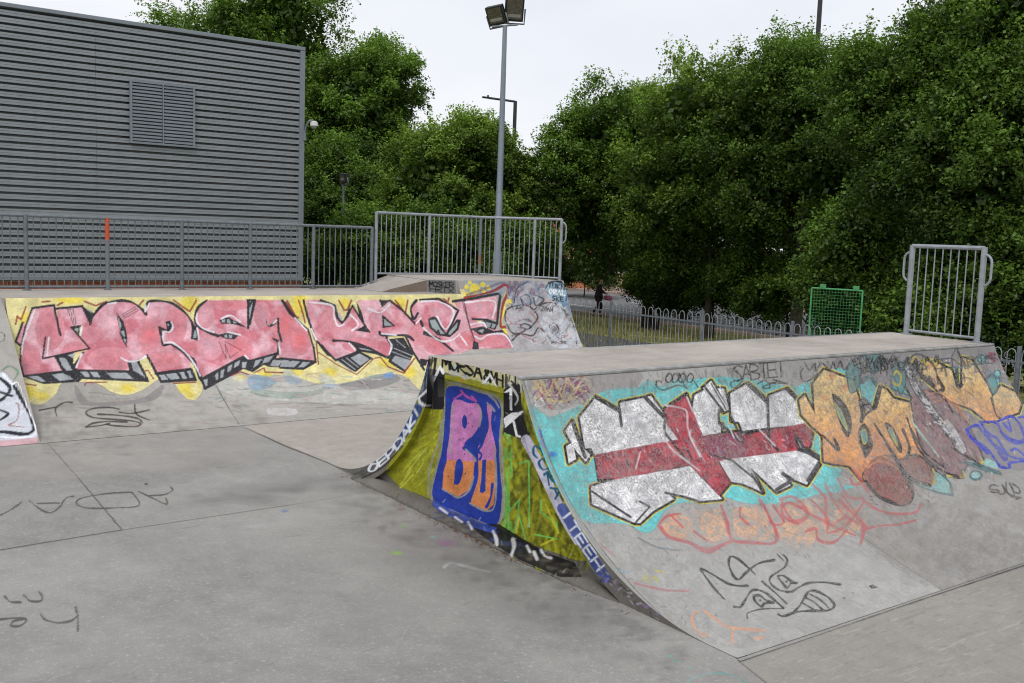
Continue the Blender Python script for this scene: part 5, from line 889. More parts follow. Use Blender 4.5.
# ------------------------------------------------------------------ corrugated building
bz0, bz1, bxr, byf = 1.13, 6.36, 9.38, 21.3
bd = empty('industrial_building', (2, byf, .75)); tag(bd, 'large windowless building clad in grey horizontally ribbed metal with a louvred vent and brick base', 'building'); bo2 = Vector(bd.location)
bk = lambda o: child(o, bd, bo2)
N = NT('ribbed_cladding'); p = N.pos((1, 1, 6)); f = N.noise(p, 1.2, 5, .6); c = N.mix(N.ramp(f, .35, .65), lin(136, 142, 148), lin(148, 153, 158)); st_ = N.ramp(N.noise(N.pos((5, 1, .25)), 1.5, 5, .65), .45, .7); c = N.mix(N.math('MULTIPLY', st_, .22), c, lin(108, 114, 120))
N.put(N.b.inputs['Base Color'], c); N.b.inputs['Roughness'].default_value = .5; N.b.inputs['Metallic'].default_value = .15; M_clad = N.m
M_trim = simple('trim_metal', lin(128, 136, 144), .45, .2, .08, 2)
pitch = .139; prof = []; z = bz0
while z < bz1-.14:
    prof += [(0, z), (0, z+.04), (.006, z+.045), (0, z+.05), (0, z+.090), (.19, z+.091), (.19, z+pitch-.001)]; z += pitch
prof.append((0, z)); zt_c = z
mb = MB(); xa, xb_ = -9., bxr-.09; cuts = [xa, 1.2, 4.9, xb_]
n = len(prof)
for i in range(len(cuts)-1):
    a, b = cuts[i]+(.004 if i else 0), cuts[i+1]
    mb.add([(a, byf+d, q) for d, q in prof]+[(b, byf+d, q) for d, q in prof], [(k, n+k, n+k+1, k+1) for k in range(n-1)])
bk(mb.build('ribbed_wall', M_clad))
mb = MB(); mb.box((xa, byf+.21, .3), (bxr-.02, byf+12, bz1-.05)); bk(mb.build('body', M_clad))
mb = MB(); mb.box((xa, byf-.03, zt_c+.005), (bxr+.02, byf+.3, bz1)); bk(mb.build('parapet_flashing', M_trim, bevel=.01))
mb = MB(); mb.box((bxr-.1, byf-.028, bz0-.02), (bxr+.018, byf+.2, zt_c+.002)); bk(mb.build('corner_trim', M_trim, bevel=.008))
mb = MB(); mb.box((xa, byf-.06, bz0-.05), (bxr+.03, byf+.06, bz0-.003)); bk(mb.build('base_flashing', M_trim))
N = NT('red_brick'); tc = N.n('ShaderNodeNewGeometry'); sp = N.n('ShaderNodeSeparateXYZ', i_0=tc.outputs['Position']); cbv = N.n('ShaderNodeCombineXYZ', i_0=N.math('ADD', sp.outputs[0], sp.outputs[1]), i_1=sp.outputs[2])
bt = N.n('ShaderNodeTexBrick', i_Vector=cbv.outputs[0], i_Color1=lin(150, 78, 52), i_Color2=lin(122, 60, 42), i_Mortar=lin(150, 130, 115), i_Scale=1.); bt.inputs['Brick Width'].default_value = .225; bt.inputs['Row Height'].default_value = .075; bt.inputs['Mortar Size'].default_value = .008
N.put(N.b.inputs['Base Color'], bt.outputs['Color']); N.b.inputs['Roughness'].default_value = .9; M_brick = N.m
mb = MB(); mb.box((xa, byf, .4), (bxr-.03, byf+.05, bz0-.052)); bk(mb.build('brick_base', M_brick))
# louvre vent
v0, v1 = 5.59, 6.84; vz0, vz1 = 3.95, 5.15
mb = MB(); mb.box((v0, byf-.02, vz0), (v1, byf+.05, vz1)); vent = bk(mb.build('vent_backing', M_black))
mb = MB()
for a, b in (((v0-.04, vz0-.04), (v0, vz1+.04)), ((v1, vz0-.04), (v1+.04, vz1+.04)), ((v0, vz1), (v1, vz1+.04)), ((v0, vz0-.04), (v1, vz0)), (((v0+v1)/2-.012, vz0), ((v0+v1)/2+.012, vz1))): mb.box((a[0], byf-.075, a[1]), (b[0], byf+.01, b[1]))
bk(mb.build('vent_frame', M_trim))
mb = MB(); k = 0; z = vz0+.02
while z < vz1-.03:
    for a, b in ((v0, (v0+v1)/2-.02), ((v0+v1)/2+.02, v1)): mb.add([(a, byf-.065, z), (b, byf-.065, z), (b, byf-.045, z+.02), (a, byf-.045, z+.02), (a, byf-.065, z+.03), (b, byf-.065, z+.03), (b, byf-.045, z+.05), (a, byf-.045, z+.05)], [(0, 1, 5, 4), (4, 5, 6, 7), (3, 2, 1, 0), (0, 4, 7, 3), (1, 2, 6, 5)])
    z += .070
bk(mb.build('vent_slats', M_trim))
# cctv camera
cc = empty('cctv_camera', (bxr, byf, 4.7)); tag(cc, 'small white dome security camera on a bracket at the corner of the ribbed building', 'security camera'); co = Vector(cc.location)
mb = MB(); mb.tube([(bxr+.02, byf-.03, 4.45), (bxr+.03, byf-.1, 4.62), (bxr+.07, byf-.16, 4.72), (bxr+.14, byf-.2, 4.735), (bxr+.17, byf-.2, 4.70)], .018, 8); mb.box((bxr-.02, byf-.05, 4.28), (bxr+.04, byf-.029, 4.5)); child(mb.build('bracket', M_trim, None, True), cc, co)
def lathe(mb, c, prof, n=20):
    n0 = len(mb.v)
    for r, z in prof:
        for k in range(n): t = 2*math.pi*k/n; mb.v.append((c[0]+r*math.cos(t), c[1]+r*math.sin(t), c[2]+z))
    for i in range(len(prof)-1):
        for k in range(n): a = n0+i*n+k; b = n0+i*n+(k+1) % n; mb.f.append((a, b, b+n, a+n))
mb = MB(); lathe(mb, (bxr+.17, byf-.2, 4.58), [(.001, .13), (.05, .13), (.085, .11), (.09, .03), (.001, .03)]); child(mb.build('housing', M_white, None, True), cc, co)
mb = MB(); lathe(mb, (bxr+.17, byf-.2, 4.58), [(.07, .03), (.065, 0), (.045, -.03), (.001, -.045)]); child(mb.build('dome', simple('smoked_dome', lin(150, 152, 155), .1), None, True), cc, co)
# ------------------------------------------------------------------ lamps
M_refl = simple('lamp_reflector', lin(150, 150, 145), .3)
M_pole = simple('pole_steel', lin(126, 136, 146), .45, .3, .12, 3)
def flood(root, off, c, yaw, tilt, w, h, roll=0):
    """floodlight head at c facing heading yaw, tilted down"""
    R = Matrix.Rotation(yaw, 4, 'Z')@Matrix.Rotation(tilt, 4, 'Y')@Matrix.Rotation(roll, 4, 'X'); T = Matrix.Translation(Vector(c))@R
    def mk(nm, mat, par, boxes, bev=0):
        mb = MB()
        for a, b in boxes: mb.box(a, b)
        me = mb.mesh(nm); me.transform(T); o = link(nm, me, mat); child(o, par, off if par is root else Vector((0, 0, 0)))
        if bev: m = o.modifiers.new('bevel', 'BEVEL'); m.width = bev; m.segments = 2
        return o
    hd = mk('lamp_head', M_black, root, [((-.12, -w/2, -h/2), (0, w/2, h/2))], .015)
    gl = mk('lamp_glass', M_lens, root, [((.001, -w/2+.035, -h/2+.05), (.008, w/2-.035, h/2-.03))])
    mk('reflector', M_refl, gl, [((.0085, -w/2+.06, -h/2+.09), (.0105, w/2-.06, -h/2+.15))])
    mb = MB(); mb.tube([(-.05, -w/2-.03, .02), (-.05, -w/2-.03, -h/2-.05), (-.05, w/2+.03, -h/2-.05), (-.05, w/2+.03, .02)], .018, 6); me = mb.mesh('yoke'); me.transform(T); child(link('yoke', me, M_galvd, None, True), root, off)
pb = (11.55, 16.5); lp = empty('lamp_post', (*pb, .75)); tag(lp, 'tall tapered grey lamp post with two black floodlights, behind the taller railing', 'lamp post'); lo = Vector(lp.location)
mb = MB(); mb.tube([(*pb, .7), (*pb, 1.9), (*pb, 1.95), (*pb, 6.45)], [.095, .095, .075, .045], 16); child(mb.build('pole', M_pole, None, True), lp, lo)
ht = ony(506, 26, 16.5); tocam = math.atan2(-pb[1], -pb[0])
side = Vector((cr[0], cr[1], 0)).normalized()
mb = MB(); mb.tube([Vector((*pb, 6.42))-side*.26, Vector((*pb, 6.48))+side*.26], .02, 8); child(mb.build('cross_arm', M_galvd, None, True), lp, lo)
pl = Vector((*pb, 6.63))-side*.2; pq = Vector((*pb, 6.76))+side*.18
flood(lp, lo, pl, tocam-.45, .5, .38, .38, .12); flood(lp, lo, pq, tocam+.1, .45, .38, .46, 0)
sf = ony(342, 283, 24.); sp_ = empty('floodlight_post', (sf[0], 24, .75)); tag(sp_, 'short thin post with one small black floodlight beside the building corner', 'lamp post'); so = Vector(sp_.location)
mb = MB(); mb.tube([(sf[0], 24, .7), (sf[0], 24, 3.72)], .035, 10); child(mb.build('pole', M_galvd, None, True), sp_, so); flood(sp_, so, (sf[0]-.08, 23.9, 3.62), tocam-.9, .2, .3, .26)
M_dark = simple('dark_pole_paint', lin(52, 52, 54), .6, .1, .1)
def street(px, ytop, D, arm, lab):
    b = atd(px, 200, D); t = atd(px, ytop, D); s = empty('street_lamp', (b[0], b[1], -1.2)); tag(s, lab, 'street lamp', 'street lamps along the road'); so = Vector(s.location)
    mb = MB(); mb.tube([(b[0], b[1], -1.3), (b[0], b[1], t[2])], [.11, .075], 10); child(mb.build('pole', M_dark, None, True), s, so)
    if arm:
        e = atd(arm[0], arm[1], D); mb = MB(); mb.tube([(b[0], b[1], t[2]-.02), tuple(e*.78+t*.22)], .045, 8); child(mb.build('arm', M_dark, None, True), s, so)
        q = e*.75+t*.25; mb = MB(); mb.beam(tuple(e), tuple(q), .22, .06); child(mb.build('lantern', M_dark, bevel=.03), s, so)
        mb = MB(); q = e*.8+t*.2; lathe(mb, tuple(q), [(.04, .0), (.04, .1), (.001, .11)], 8); child(mb.build('photocell', M_dark), s, so)
street(512, 101, 40, (482, 97), 'dark street lamp with a long arm reaching left behind the tall floodlight post')
street(807, -40, 36, None, 'dark lamp post top rising behind the trees at the upper right')
# ------------------------------------------------------------------ trees
def leaf_mat(name, a, b, tr=.3):
    N = NT(name); N.t.nodes.remove(N.b)
    at = N.n('ShaderNodeAttribute', attribute_name='Tone'); c = N.mix(at.outputs['Fac'], a, b)
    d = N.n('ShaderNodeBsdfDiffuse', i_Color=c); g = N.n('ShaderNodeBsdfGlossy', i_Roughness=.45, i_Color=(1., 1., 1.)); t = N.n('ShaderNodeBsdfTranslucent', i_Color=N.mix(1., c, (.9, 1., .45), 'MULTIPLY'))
    m = N.n('ShaderNodeMixShader', i_0=tr, i_1=d.outputs[0], i_2=t.outputs[0]); fr_ = N.n('ShaderNodeMixShader', i_0=.018, i_1=m.outputs[0], i_2=g.outputs[0])
    N.t.links.new(fr_.outputs[0], N.out.inputs[0]); return N.m
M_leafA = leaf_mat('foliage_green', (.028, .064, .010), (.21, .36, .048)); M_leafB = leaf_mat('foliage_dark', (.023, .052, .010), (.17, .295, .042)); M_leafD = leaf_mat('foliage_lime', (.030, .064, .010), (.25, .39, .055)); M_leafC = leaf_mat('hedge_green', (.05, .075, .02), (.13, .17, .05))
M_bark = simple('bark', (.055, .045, .035), .95, 0, .3, 12, .5)
def foliage(center, rad, ncl, nleaf, ls, seed, low=-1., clr=(.30, .60)):
    """a crown of several domed boughs; leaf clumps sit on the outside of the boughs, a sparser dark core fills the middle"""
    r = np.random.default_rng(seed); rad = np.array(rad, float); K = max(5, min(13, ncl//13))
    g = np.arange(K)+.5; ph = np.arccos(1-1.75*g/K); th = np.pi*(1+5**.5)*g+r.uniform(0, 6.28)
    ld = np.stack([np.cos(th)*np.sin(ph), np.sin(th)*np.sin(ph), np.cos(ph)], 1)+r.normal(0, .22, (K, 3))
    lc = ld*rad*.56*r.uniform(.75, 1.22, (K, 1)); lr = rad*.45*r.uniform(.65, 1.25, (K, 1))*np.array([1, 1, .95])
    m = ncl*3; li = r.integers(0, K, m); q = r.normal(size=(m, 3)); q[:, 2] += .25; q /= np.linalg.norm(q, axis=1)[:, None]
    cc = lc[li]+q*lr[li]*r.uniform(.82, 1.04, (m, 1))
    ins = np.zeros(m, bool)
    for k in range(K): ins |= (k != li) & ((((cc-lc[k])/(lr[k]*.8))**2).sum(1) < 1)
    cc = cc[~ins]; cq = q[~ins]; n0 = len(cc); csz = r.uniform(*clr, n0)*.8*(rad.mean()/2.2)**.5
    per = np.maximum(6, (nleaf*csz**2/np.sum(csz**2)).astype(int)); ci = np.repeat(np.arange(n0), per); n = len(ci)
    p = r.normal(size=(n, 3)); p /= np.linalg.norm(p, axis=1)[:, None]; rr = r.random(n)**.5
    off = p*rr[:, None]*csz[ci][:, None]*np.array([1., 1., .62])
    sd = r.normal(size=(n0*9, 3))*.6+np.repeat(cq, 9, 0)*.8; sd /= np.linalg.norm(sd, axis=1)[:, None]
    k = r.random(n) < .42; t = r.random(n); spr = r.integers(0, 9, n)
    off[k] = sd[ci*9+spr][k]*(csz[ci]*1.45*t)[k][:, None]+r.normal(0, .04, (n, 3))[k]; off[:, 2] -= .22*(off[:, 0]**2+off[:, 1]**2)/csz[ci]
    P = cc[ci]+off; tone = np.clip(.42+.38*off[:, 2]/csz[ci]+.16*r.normal(size=n)+.20*np.sin(ci*2.4)+.12*P[:, 2]/rad[2], 0, 1); L = ls*r.uniform(.6, 1.35, n)  # tone lightens upward: toplight painted into the leaf colour of clumps and crown
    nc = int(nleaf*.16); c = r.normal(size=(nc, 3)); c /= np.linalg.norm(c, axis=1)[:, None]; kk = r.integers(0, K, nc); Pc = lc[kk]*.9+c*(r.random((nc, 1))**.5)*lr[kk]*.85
    P = np.vstack([P, Pc]); off = np.vstack([off, c*.3]); tone = np.r_[tone, r.random(nc)*.25]; L = np.r_[L, np.full(nc, ls*2.6)]  # core leaves toned dark, inner crown shade put into their colour
    ok = P[:, 2] > -rad[2]*1.05; P = P[ok]; off = off[ok]; tone = tone[ok]; L = L[ok][:, None]; n = len(P)
    nd = r.normal(size=(n, 3))*.7+np.array([0, 0, .8])+off*.7; nd /= np.linalg.norm(nd, axis=1)[:, None]
    a = np.cross(nd, r.normal(size=(n, 3))); a /= np.linalg.norm(a, axis=1)[:, None]; b = np.cross(nd, a)
    wq = L*r.uniform(.5, .8, n)[:, None]*.5; dn = nd*L*.14
    V = np.stack([P-a*L*.5, P-a*L*.05+b*wq, P+a*L*.55-dn, P-a*L*.05-b*wq], 1).reshape(-1, 3)+np.array(center)
    return V, tone
NLK, LSK = 3.0, .54
def ftree(name, label, c, rad, ncl, nleaf, ls, seed, mat, group=None, base=None, low=-1., trunk=.16, clr=(.30, .60), cat='tree', tsh=0.):
    z0 = float(TZ(c[0], c[1])); root = empty(name, (c[0], c[1], z0)); tag(root, label, cat, group); off = Vector(root.location)
    V, tone = foliage((0, 0, c[2]-z0), rad, ncl, int(nleaf*NLK), ls*LSK, seed, low, clr=clr)
    V[:, 2] = np.maximum(V[:, 2], .03)
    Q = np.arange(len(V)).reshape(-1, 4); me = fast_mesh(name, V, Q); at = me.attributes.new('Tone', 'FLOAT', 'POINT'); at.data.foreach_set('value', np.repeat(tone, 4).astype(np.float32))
    o = link('crown' if cat == 'tree' else 'foliage', me, mat, root)
    mb = MB(); R = random.Random(seed); h = c[2]-z0
    tx, ty = cr[0]*tsh, cr[1]*tsh; mb.tube([(tx, ty, -.1), (tx*.6+.05, ty*.6+.02, h*.35), (-.04, .05, h*.75), (0, 0, h+rad[2]*.3)], [trunk*1.1, trunk*.8, trunk*.5, trunk*.2], 9)
    for k in range(9 if cat == 'tree' else 4):
        a = R.uniform(0, 6.28); z = h*R.uniform(.3, .9); e = Vector((math.cos(a)*rad[0]*.5, math.sin(a)*rad[1]*.5, h+rad[2]*R.uniform(-.3, .4))); m = Vector((0, 0, z)).lerp(e, .5)+Vector((0, 0, .2)); mb.tube([(0, 0, z), m, e], [trunk*.4, trunk*.22, trunk*.06], 6)
    mb.build('trunk' if cat == 'tree' else 'stems', M_bark, root, True)
    return root
def T(px, py, D, rw, rh, n, seed, name='broadleaf_tree', lab='', mat=None, ls=.13, ncl=110, rd=None, low=-1., clr=(.30, .60), grp=None, cat='tree', trunk=.16, tsh=0.):
    c = atd(px, py, D); k = D/F
    return ftree(name, lab, c, (rw*k, (rd or rw)*k, rh*k), ncl, n, ls, seed, mat or M_leafA, grp, low=low, clr=clr, cat=cat, trunk=trunk, tsh=tsh)
GR, GL_ = 'trees beyond the bow-top fence', 'trees behind the building and raised block'
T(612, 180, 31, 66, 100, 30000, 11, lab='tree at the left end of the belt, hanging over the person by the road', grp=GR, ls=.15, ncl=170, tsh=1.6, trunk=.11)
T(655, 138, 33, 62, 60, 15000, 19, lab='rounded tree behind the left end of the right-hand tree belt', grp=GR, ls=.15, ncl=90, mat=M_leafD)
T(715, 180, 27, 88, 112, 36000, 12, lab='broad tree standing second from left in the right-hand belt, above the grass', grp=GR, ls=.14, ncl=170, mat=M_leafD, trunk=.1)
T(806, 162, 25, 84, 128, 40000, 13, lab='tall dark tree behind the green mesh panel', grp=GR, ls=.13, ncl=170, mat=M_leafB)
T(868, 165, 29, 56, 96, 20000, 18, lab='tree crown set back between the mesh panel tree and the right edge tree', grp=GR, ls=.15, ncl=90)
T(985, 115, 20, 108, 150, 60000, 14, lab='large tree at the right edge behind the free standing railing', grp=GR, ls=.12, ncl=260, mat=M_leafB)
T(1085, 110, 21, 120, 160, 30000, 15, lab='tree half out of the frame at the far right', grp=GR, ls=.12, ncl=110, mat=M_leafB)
for i, (px, py, D, rw, rh, n, nm, lab) in enumerate([(715, 284, 29, 72, 36, 24000, 'shrub', 'dark low shrub under the left part of the tree belt'), (790, 291, 26.5, 66, 40, 22000, 'shrub', 'dark low shrub left of the green mesh panel'), (865, 290, 20.5, 70, 70, 14000, 'shrub', 'dark low shrub right of the green mesh panel'), (950, 300, 19.5, 80, 70, 14000, 'shrub', 'dark low shrub seen through the free standing railing'), (1035, 300, 19, 80, 80, 12000, 'shrub', 'dark low shrub at the right edge of the picture'), (661, 281, 30, 42, 34, 14000, 'shrub', 'low leafy growth right of the person by the road')]):
    T(px, py, D, rw, rh, n, 40+i, nm, lab, M_leafB, .13, 95, grp='shrubs under the tree belt', cat='shrub', trunk=.05)
T(690, 200, 44, 150, 85, 26000, 61, lab='dim tree crown further back, seen through gaps left of the mesh panel', grp=GR, ls=.24, ncl=150, mat=M_leafB, clr=(.5, .9))
T(900, 180, 38, 150, 105, 26000, 62, lab='dim tree crown further back, seen through gaps behind the right edge tree', grp=GR, ls=.22, ncl=150, mat=M_leafB, clr=(.5, .9))
T(400, 225, 46, 120, 62, 20000, 63, lab='dim tree crown far back, seen through gaps above the railings', grp=GL_, ls=.24, ncl=120, mat=M_leafB, clr=(.5, .9))
# left group
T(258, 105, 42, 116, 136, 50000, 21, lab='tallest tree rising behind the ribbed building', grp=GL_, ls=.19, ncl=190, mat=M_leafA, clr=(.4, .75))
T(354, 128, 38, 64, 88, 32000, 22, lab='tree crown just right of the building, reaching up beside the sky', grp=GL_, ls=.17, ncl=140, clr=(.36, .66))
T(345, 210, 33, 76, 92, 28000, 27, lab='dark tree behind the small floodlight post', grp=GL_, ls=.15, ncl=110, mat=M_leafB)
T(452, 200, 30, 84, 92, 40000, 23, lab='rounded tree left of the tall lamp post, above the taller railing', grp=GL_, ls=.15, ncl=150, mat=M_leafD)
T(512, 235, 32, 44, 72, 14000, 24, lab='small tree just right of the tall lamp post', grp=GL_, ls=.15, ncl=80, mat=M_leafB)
T(390, 258, 27, 70, 50, 14000, 25, 'shrub', 'dark shrub behind the left half of the taller railing', M_leafB, .13, 60, grp='shrubs behind the railings', cat='shrub', trunk=.05)
T(480, 258, 26.5, 62, 46, 12000, 26, 'shrub', 'dark shrub behind the lamp post and taller railing', M_leafB, .13, 60, grp='shrubs behind the railings', cat='shrub', trunk=.05)
T(545, 262, 34, 26, 20, 5000, 28, 'shrub', 'pale green shrub seen through the right end of the taller railing', M_leafC, .12, 40, grp='shrubs behind the railings', cat='shrub', trunk=.04)
T(585, 272, 58, 40, 16, 7000, 29, 'hedge', 'green garden hedge across the road', M_leafC, .2, 60, cat='hedge', trunk=.04)
T(330, 262, 26.5, 45, 30, 8000, 30, 'shrub', 'shrub behind the low railing beside the building corner', M_leafB, .13, 50, grp='shrubs behind the railings', cat='shrub', trunk=.05)
# grass tufts
r = np.random.default_rng(5); n = 26000; x = r.uniform(15.3, 28.5, n); y = r.uniform(6, 34, n); k = (np.abs(y-x*1.15) < 9); x, y = x[k], y[k]
x2 = r.uniform(5, 16, 9000); y2 = r.uniform(15.6, 27, 9000); x = np.r_[x, x2]; y = np.r_[y, y2]; x3 = r.uniform(12.35, 13.25, 5000); y3 = r.uniform(3, 15, 5000); x = np.r_[x, x3]; y = np.r_[y, y3]
ok = ~((x < 9.6) & (y > 21)); x, y = x[ok], y[ok]; n = len(x); z = TZ(x, y); h = r.uniform(.05, .16, n); a = r.uniform(0, 6.28, n); w = .012; lx, ly = r.normal(0, .04, n), r.normal(0, .04, n)
V = np.stack([np.stack([x-w*np.cos(a), y-w*np.sin(a), z-.01], -1), np.stack([x+w*np.cos(a), y+w*np.sin(a), z-.01], -1), np.stack([x+lx, y+ly, z+h], -1)], 1).reshape(-1, 3)
me = fast_mesh('grass', V, np.arange(3*n).reshape(-1, 3)); at = me.attributes.new('Tone', 'FLOAT', 'POINT'); at.data.foreach_set('value', np.repeat(r.random(n), 3).astype(np.float32))
tag(link('grass', me, leaf_mat('grass_blades', (.12, .14, .04), (.40, .36, .15))), 'rough mown grass with straw coloured patches beyond the fence', 'grass', kind='stuff')
# ------------------------------------------------------------------ houses across the road
def house(px, D, w, h, mat, lab, roofm, wins, zb=-1.2):
    c = atd(px, 250, D); ang = YAW-math.pi/2-.12; root = empty('house', (c[0], c[1], zb), ang); tag(root, lab, 'house')
    mb = MB(); mb.box((-w/2, 0, 0), (w/2, 8, h)); mb.build('wall', mat, root)
    mb = MB(); mb.add([(-w/2-.3, -.4, h), (w/2+.3, -.4, h), (w/2+.3, 8.4, h), (-w/2-.3, 8.4, h), (-w/2-.3, 4, h+2.2), (w/2+.3, 4, h+2.2)], [(0, 1, 5, 4), (2, 3, 4, 5), (0, 4, 3), (1, 2, 5), (3, 2, 1, 0)]); rf = mb.build('roof', roofm, root)
    mb = MB(); mb.box((w*.2, 3.4, h+1.2), (w*.2+.7, 4.3, h+2.9)); mb.build('chimney', M_brick, rf)
    for wx, wz, ww, wh in wins:
        mb = MB()
        for a, b in (((wx, wz), (wx+.07, wz+wh)), ((wx+ww-.07, wz), (wx+ww, wz+wh)), ((wx+.07, wz+wh-.07), (wx+ww-.07, wz+wh)), ((wx+.07, wz), (wx+ww-.07, wz+.07)), ((wx+ww/2-.03, wz+.07), (wx+ww/2+.03, wz+wh-.07))): mb.box((a[0], -.05, a[1]), (b[0], .04, b[1]))
        fo = mb.build('window', M_white, root); mb = MB(); mb.box((wx+.07, -.02, wz+.07), (wx+ww-.07, -.012, wz+wh-.07)); mb.build('pane', simple('window_glass', lin(60, 66, 72), .1), fo)
    mb = MB(); mb.box((-.5, -.04, 0), (.4, .02, 2.05)); mb.build('door', M_dark, root)
M_roof = simple('roof_tiles', lin(96, 74, 66), .9, 0, .2, 5)
M_ren = simple('tan_render', lin(186, 170, 132), .9, 0, .1, 1)
M_obr = simple('orange_brick', lin(178, 116, 82), .9, 0, .2, 3)
house(548, 66, 6.4, 5.3, M_obr, 'orange brick house glimpsed between the trees beyond the railing', M_roof, [(-2.7, 3.4, 1.3, 1.1), (1.2, 3.4, 1.3, 1.1), (-2.7, .9, 1.5, 1.2), (1.2, .9, 1.4, 1.2)])
house(592, 74, 6.4, 4.6, M_ren, 'tan rendered house glimpsed low under the trees beyond the road', M_roof, [(-2.5, 3.2, 1.2, 1.), (1.3, 3.2, 1.2, 1.), (1.3, .9, 1.4, 1.2)])
# ------------------------------------------------------------------ person by the road
pp = onz(598, 317, -1.2); pa = math.atan2(cr[1], cr[0])       # walking to the right
per = bpy.data.objects.new('person', None)
def skin(name, joints, edges, mat, par, sub=2, loc=None):
    me = bpy.data.meshes.new(name); me.from_pydata([j[0] for j in joints], edges, []); o = bpy.data.objects.new(name, me); COL.objects.link(o)
    m = o.modifiers.new('skin', 'SKIN'); me.skin_vertices or None
    bpy.context.view_layer.update()
    for i, j in enumerate(joints):
        s = me.skin_vertices[0].data[i]; rr = j[1]; s.radius = (rr, rr) if not isinstance(rr, tuple) else rr; s.use_root = (i == 0)
    sm = o.modifiers.new('sub', 'SUBSURF'); sm.levels = sm.render_levels = sub
    dg = bpy.context.evaluated_depsgraph_get(); me2 = bpy.data.meshes.new_from_object(o.evaluated_get(dg)); bpy.data.objects.remove(o)
    o2 = link(name, me2, mat, par, True); return o2
M_skin = simple('skin_tone', lin(196, 150, 128), .6); M_jack = simple('black_coat', lin(34, 34, 40), .85, 0, .2, 9); M_trou = simple('dark_trousers', lin(38, 30, 36), .9); M_hair = simple('brown_hair', lin(110, 64, 44), .7); M_pink = simple('pink_fabric', lin(206, 110, 150), .8, 0, .1); M_shoe = simple('shoe_black', lin(24, 24, 26), .6)
# x forward, y left
J = [((0, 0, .90), .13), ((0, .0, 1.08), .12), ((.01, 0, 1.27), .135), ((.02, 0, 1.38), .06), ((.05, 0, 1.45), .07), ((.06, 0, 1.53), .09), ((.055, 0, 1.60), .07),
     ((.0, .17, 1.34), .055), ((.09, .21, 1.12), .045), ((.28, .17, 1.0), .034), ((.36, .14, .98), .03), ((.0, -.17, 1.34), .055), ((.10, -.21, 1.12), .045), ((.29, -.17, 1.02), .034), ((.37, -.14, 1.), .03),
     ((.0, .09, .84), .09), ((.14, .10, .48), .062), ((.04, .10, .1), .042), ((.17, .10, .04), .035), ((-.01, -.09, .84), .09), ((-.02, -.10, .47), .062), ((-.28, -.10, .16), .042), ((-.20, -.10, .06), .033)]
Ed = [(0, 1), (1, 2), (2, 3), (3, 4), (4, 5), (5, 6), (2, 7), (7, 8), (8, 9), (9, 10), (2, 11), (11, 12), (12, 13), (13, 14), (0, 15), (15, 16), (16, 17), (17, 18), (0, 19), (19, 20), (20, 21), (21, 22)]
COL.objects.link(per); per.location = pp; per.rotation_euler = (0, 0, pa); per.scale = (1.04,)*3; per['label'] = 'person in a black coat walking right along the road under the trees, holding something pink'; per['category'] = 'person'; per['group'] = ''
del per['group']
skin('body', J, Ed, M_skin, per)
skin('coat', [((-.02, 0, .70), .24), ((-.01, 0, .95), .19), ((0, 0, 1.12), .155), ((.01, 0, 1.3), .17), ((.02, 0, 1.40), .085), ((0, .18, 1.33), .075), ((.09, .22, 1.12), .062), ((.25, .175, 1.02), .05), ((0, -.18, 1.33), .075), ((.1, -.22, 1.12), .062), ((.26, -.175, 1.03), .05)], [(0, 1), (1, 2), (2, 3), (3, 4), (3, 5), (5, 6), (6, 7), (3, 8), (8, 9), (9, 10)], M_jack, per)
skin('trousers', [((0, 0, .86), .14), ((0, .09, .8), .105), ((.14, .10, .48), .078), ((.05, .10, .14), .06), ((-.01, -.09, .8), .105), ((-.02, -.10, .47), .078), ((-.26, -.10, .19), .06)], [(0, 1), (1, 2), (2, 3), (0, 4), (4, 5), (5, 6)], M_trou, per)
skin('hair', [((.03, 0, 1.62), .075), ((-.02, 0, 1.58), .085), ((-.04, 0, 1.48), .06)], [(0, 1), (1, 2)], M_hair, per)
for s in (((.02, .10, .05), (.19, .10, .035)), ((-.30, -.10, .14), (-.18, -.10, .04))): skin('shoe', [(s[0], .055), (s[1], .045)], [(0, 1)], M_shoe, per)
bg = empty('bag', tuple(Vector(pp)+Vector((math.cos(pa)*.36, math.sin(pa)*.36, .86)))); tag(bg, 'soft pink bundle carried in front of the person in the black coat', 'bag')
bg.rotation_euler = (0, 0, pa)
o = skin('bundle', [((-.16, 0, .02), .09), ((.04, 0, -.0), .13), ((.26, 0, -.04), .10)], [(0, 1), (1, 2)], M_pink, bg)
mb = MB(); mb.tube([(-.1, 0, .06), (-.03, 0, .17), (.08, 0, .17), (.14, 0, .06)], .012, 6); mb.build('strap', M_white, bg, True)
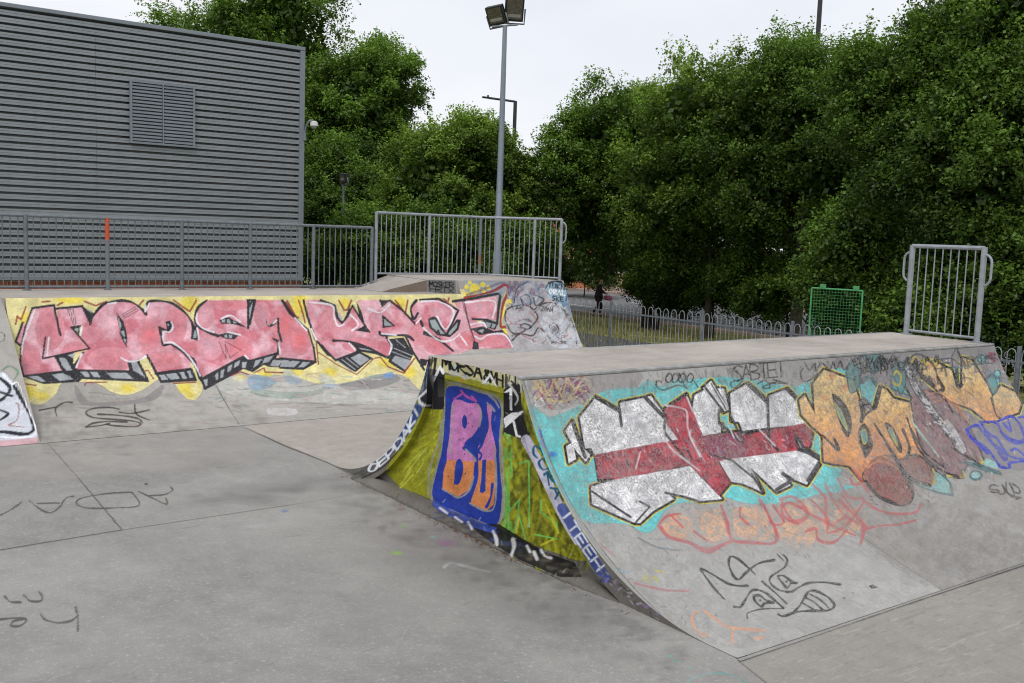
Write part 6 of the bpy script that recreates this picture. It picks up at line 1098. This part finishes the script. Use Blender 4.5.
# ------------------------------------------------------------------ sky, sun, view
W = bpy.data.worlds.new('World'); SC.world = W; W.use_nodes = True; nt = W.node_tree; bgN = nt.nodes['Background']
SUN_EL, SUN_AZ = math.radians(58), math.radians(215)      # azimuth of the direction the light comes from, measured from +X
sky = nt.nodes.new('ShaderNodeTexSky'); sky.sky_type = 'NISHITA'; sky.sun_disc = False; sky.sun_elevation = SUN_EL; sky.sun_rotation = math.radians(90)-SUN_AZ; sky.air_density = 1.; sky.dust_density = 3
tcn = nt.nodes.new('ShaderNodeTexCoord'); mp = nt.nodes.new('ShaderNodeMapping'); mp.inputs['Scale'].default_value = (1, 1, 2.5); nt.links.new(tcn.outputs['Generated'], mp.inputs[0])
nz = nt.nodes.new('ShaderNodeTexNoise'); nz.inputs['Scale'].default_value = 2.2; nz.inputs['Detail'].default_value = 6; nt.links.new(mp.outputs[0], nz.inputs['Vector'])
rp = nt.nodes.new('ShaderNodeMapRange'); rp.inputs[1].default_value = .35; rp.inputs[2].default_value = .65; nt.links.new(nz.outputs['Fac'], rp.inputs[0])
cl1 = nt.nodes.new('ShaderNodeMix'); cl1.data_type = 'RGBA'; cl1.inputs[6].default_value = (7.7, 8.0, 8.7, 1); cl1.inputs[7].default_value = (9.2, 9.25, 9.4, 1); nt.links.new(rp.outputs[0], cl1.inputs[0])
mx = nt.nodes.new('ShaderNodeMix'); mx.data_type = 'RGBA'; mx.inputs[0].default_value = .93; nt.links.new(sky.outputs[0], mx.inputs[6]); nt.links.new(cl1.outputs[2], mx.inputs[7]); nt.links.new(mx.outputs[2], bgN.inputs['Color']); bgN.inputs['Strength'].default_value = .1
sd_ = bpy.data.lights.new('sun', 'SUN'); sd_.energy = 1.1; sd_.angle = math.radians(18); sd_.color = (1, .97, .92); so_ = bpy.data.objects.new('sun', sd_); COL.objects.link(so_)
dv = Vector((math.cos(SUN_EL)*math.cos(SUN_AZ), math.cos(SUN_EL)*math.sin(SUN_AZ), math.sin(SUN_EL))); so_.rotation_euler = dv.to_track_quat('Z', 'Y').to_euler()
SC.view_settings.view_transform = 'Standard'; SC.view_settings.look = 'None'; SC.view_settings.exposure = .17; SC.view_settings.gamma = 1
SC.render.engine = 'CYCLES'; SC.cycles.max_bounces = 5; SC.cycles.filter_width = 1.1; SC.cycles.transparent_max_bounces = 8
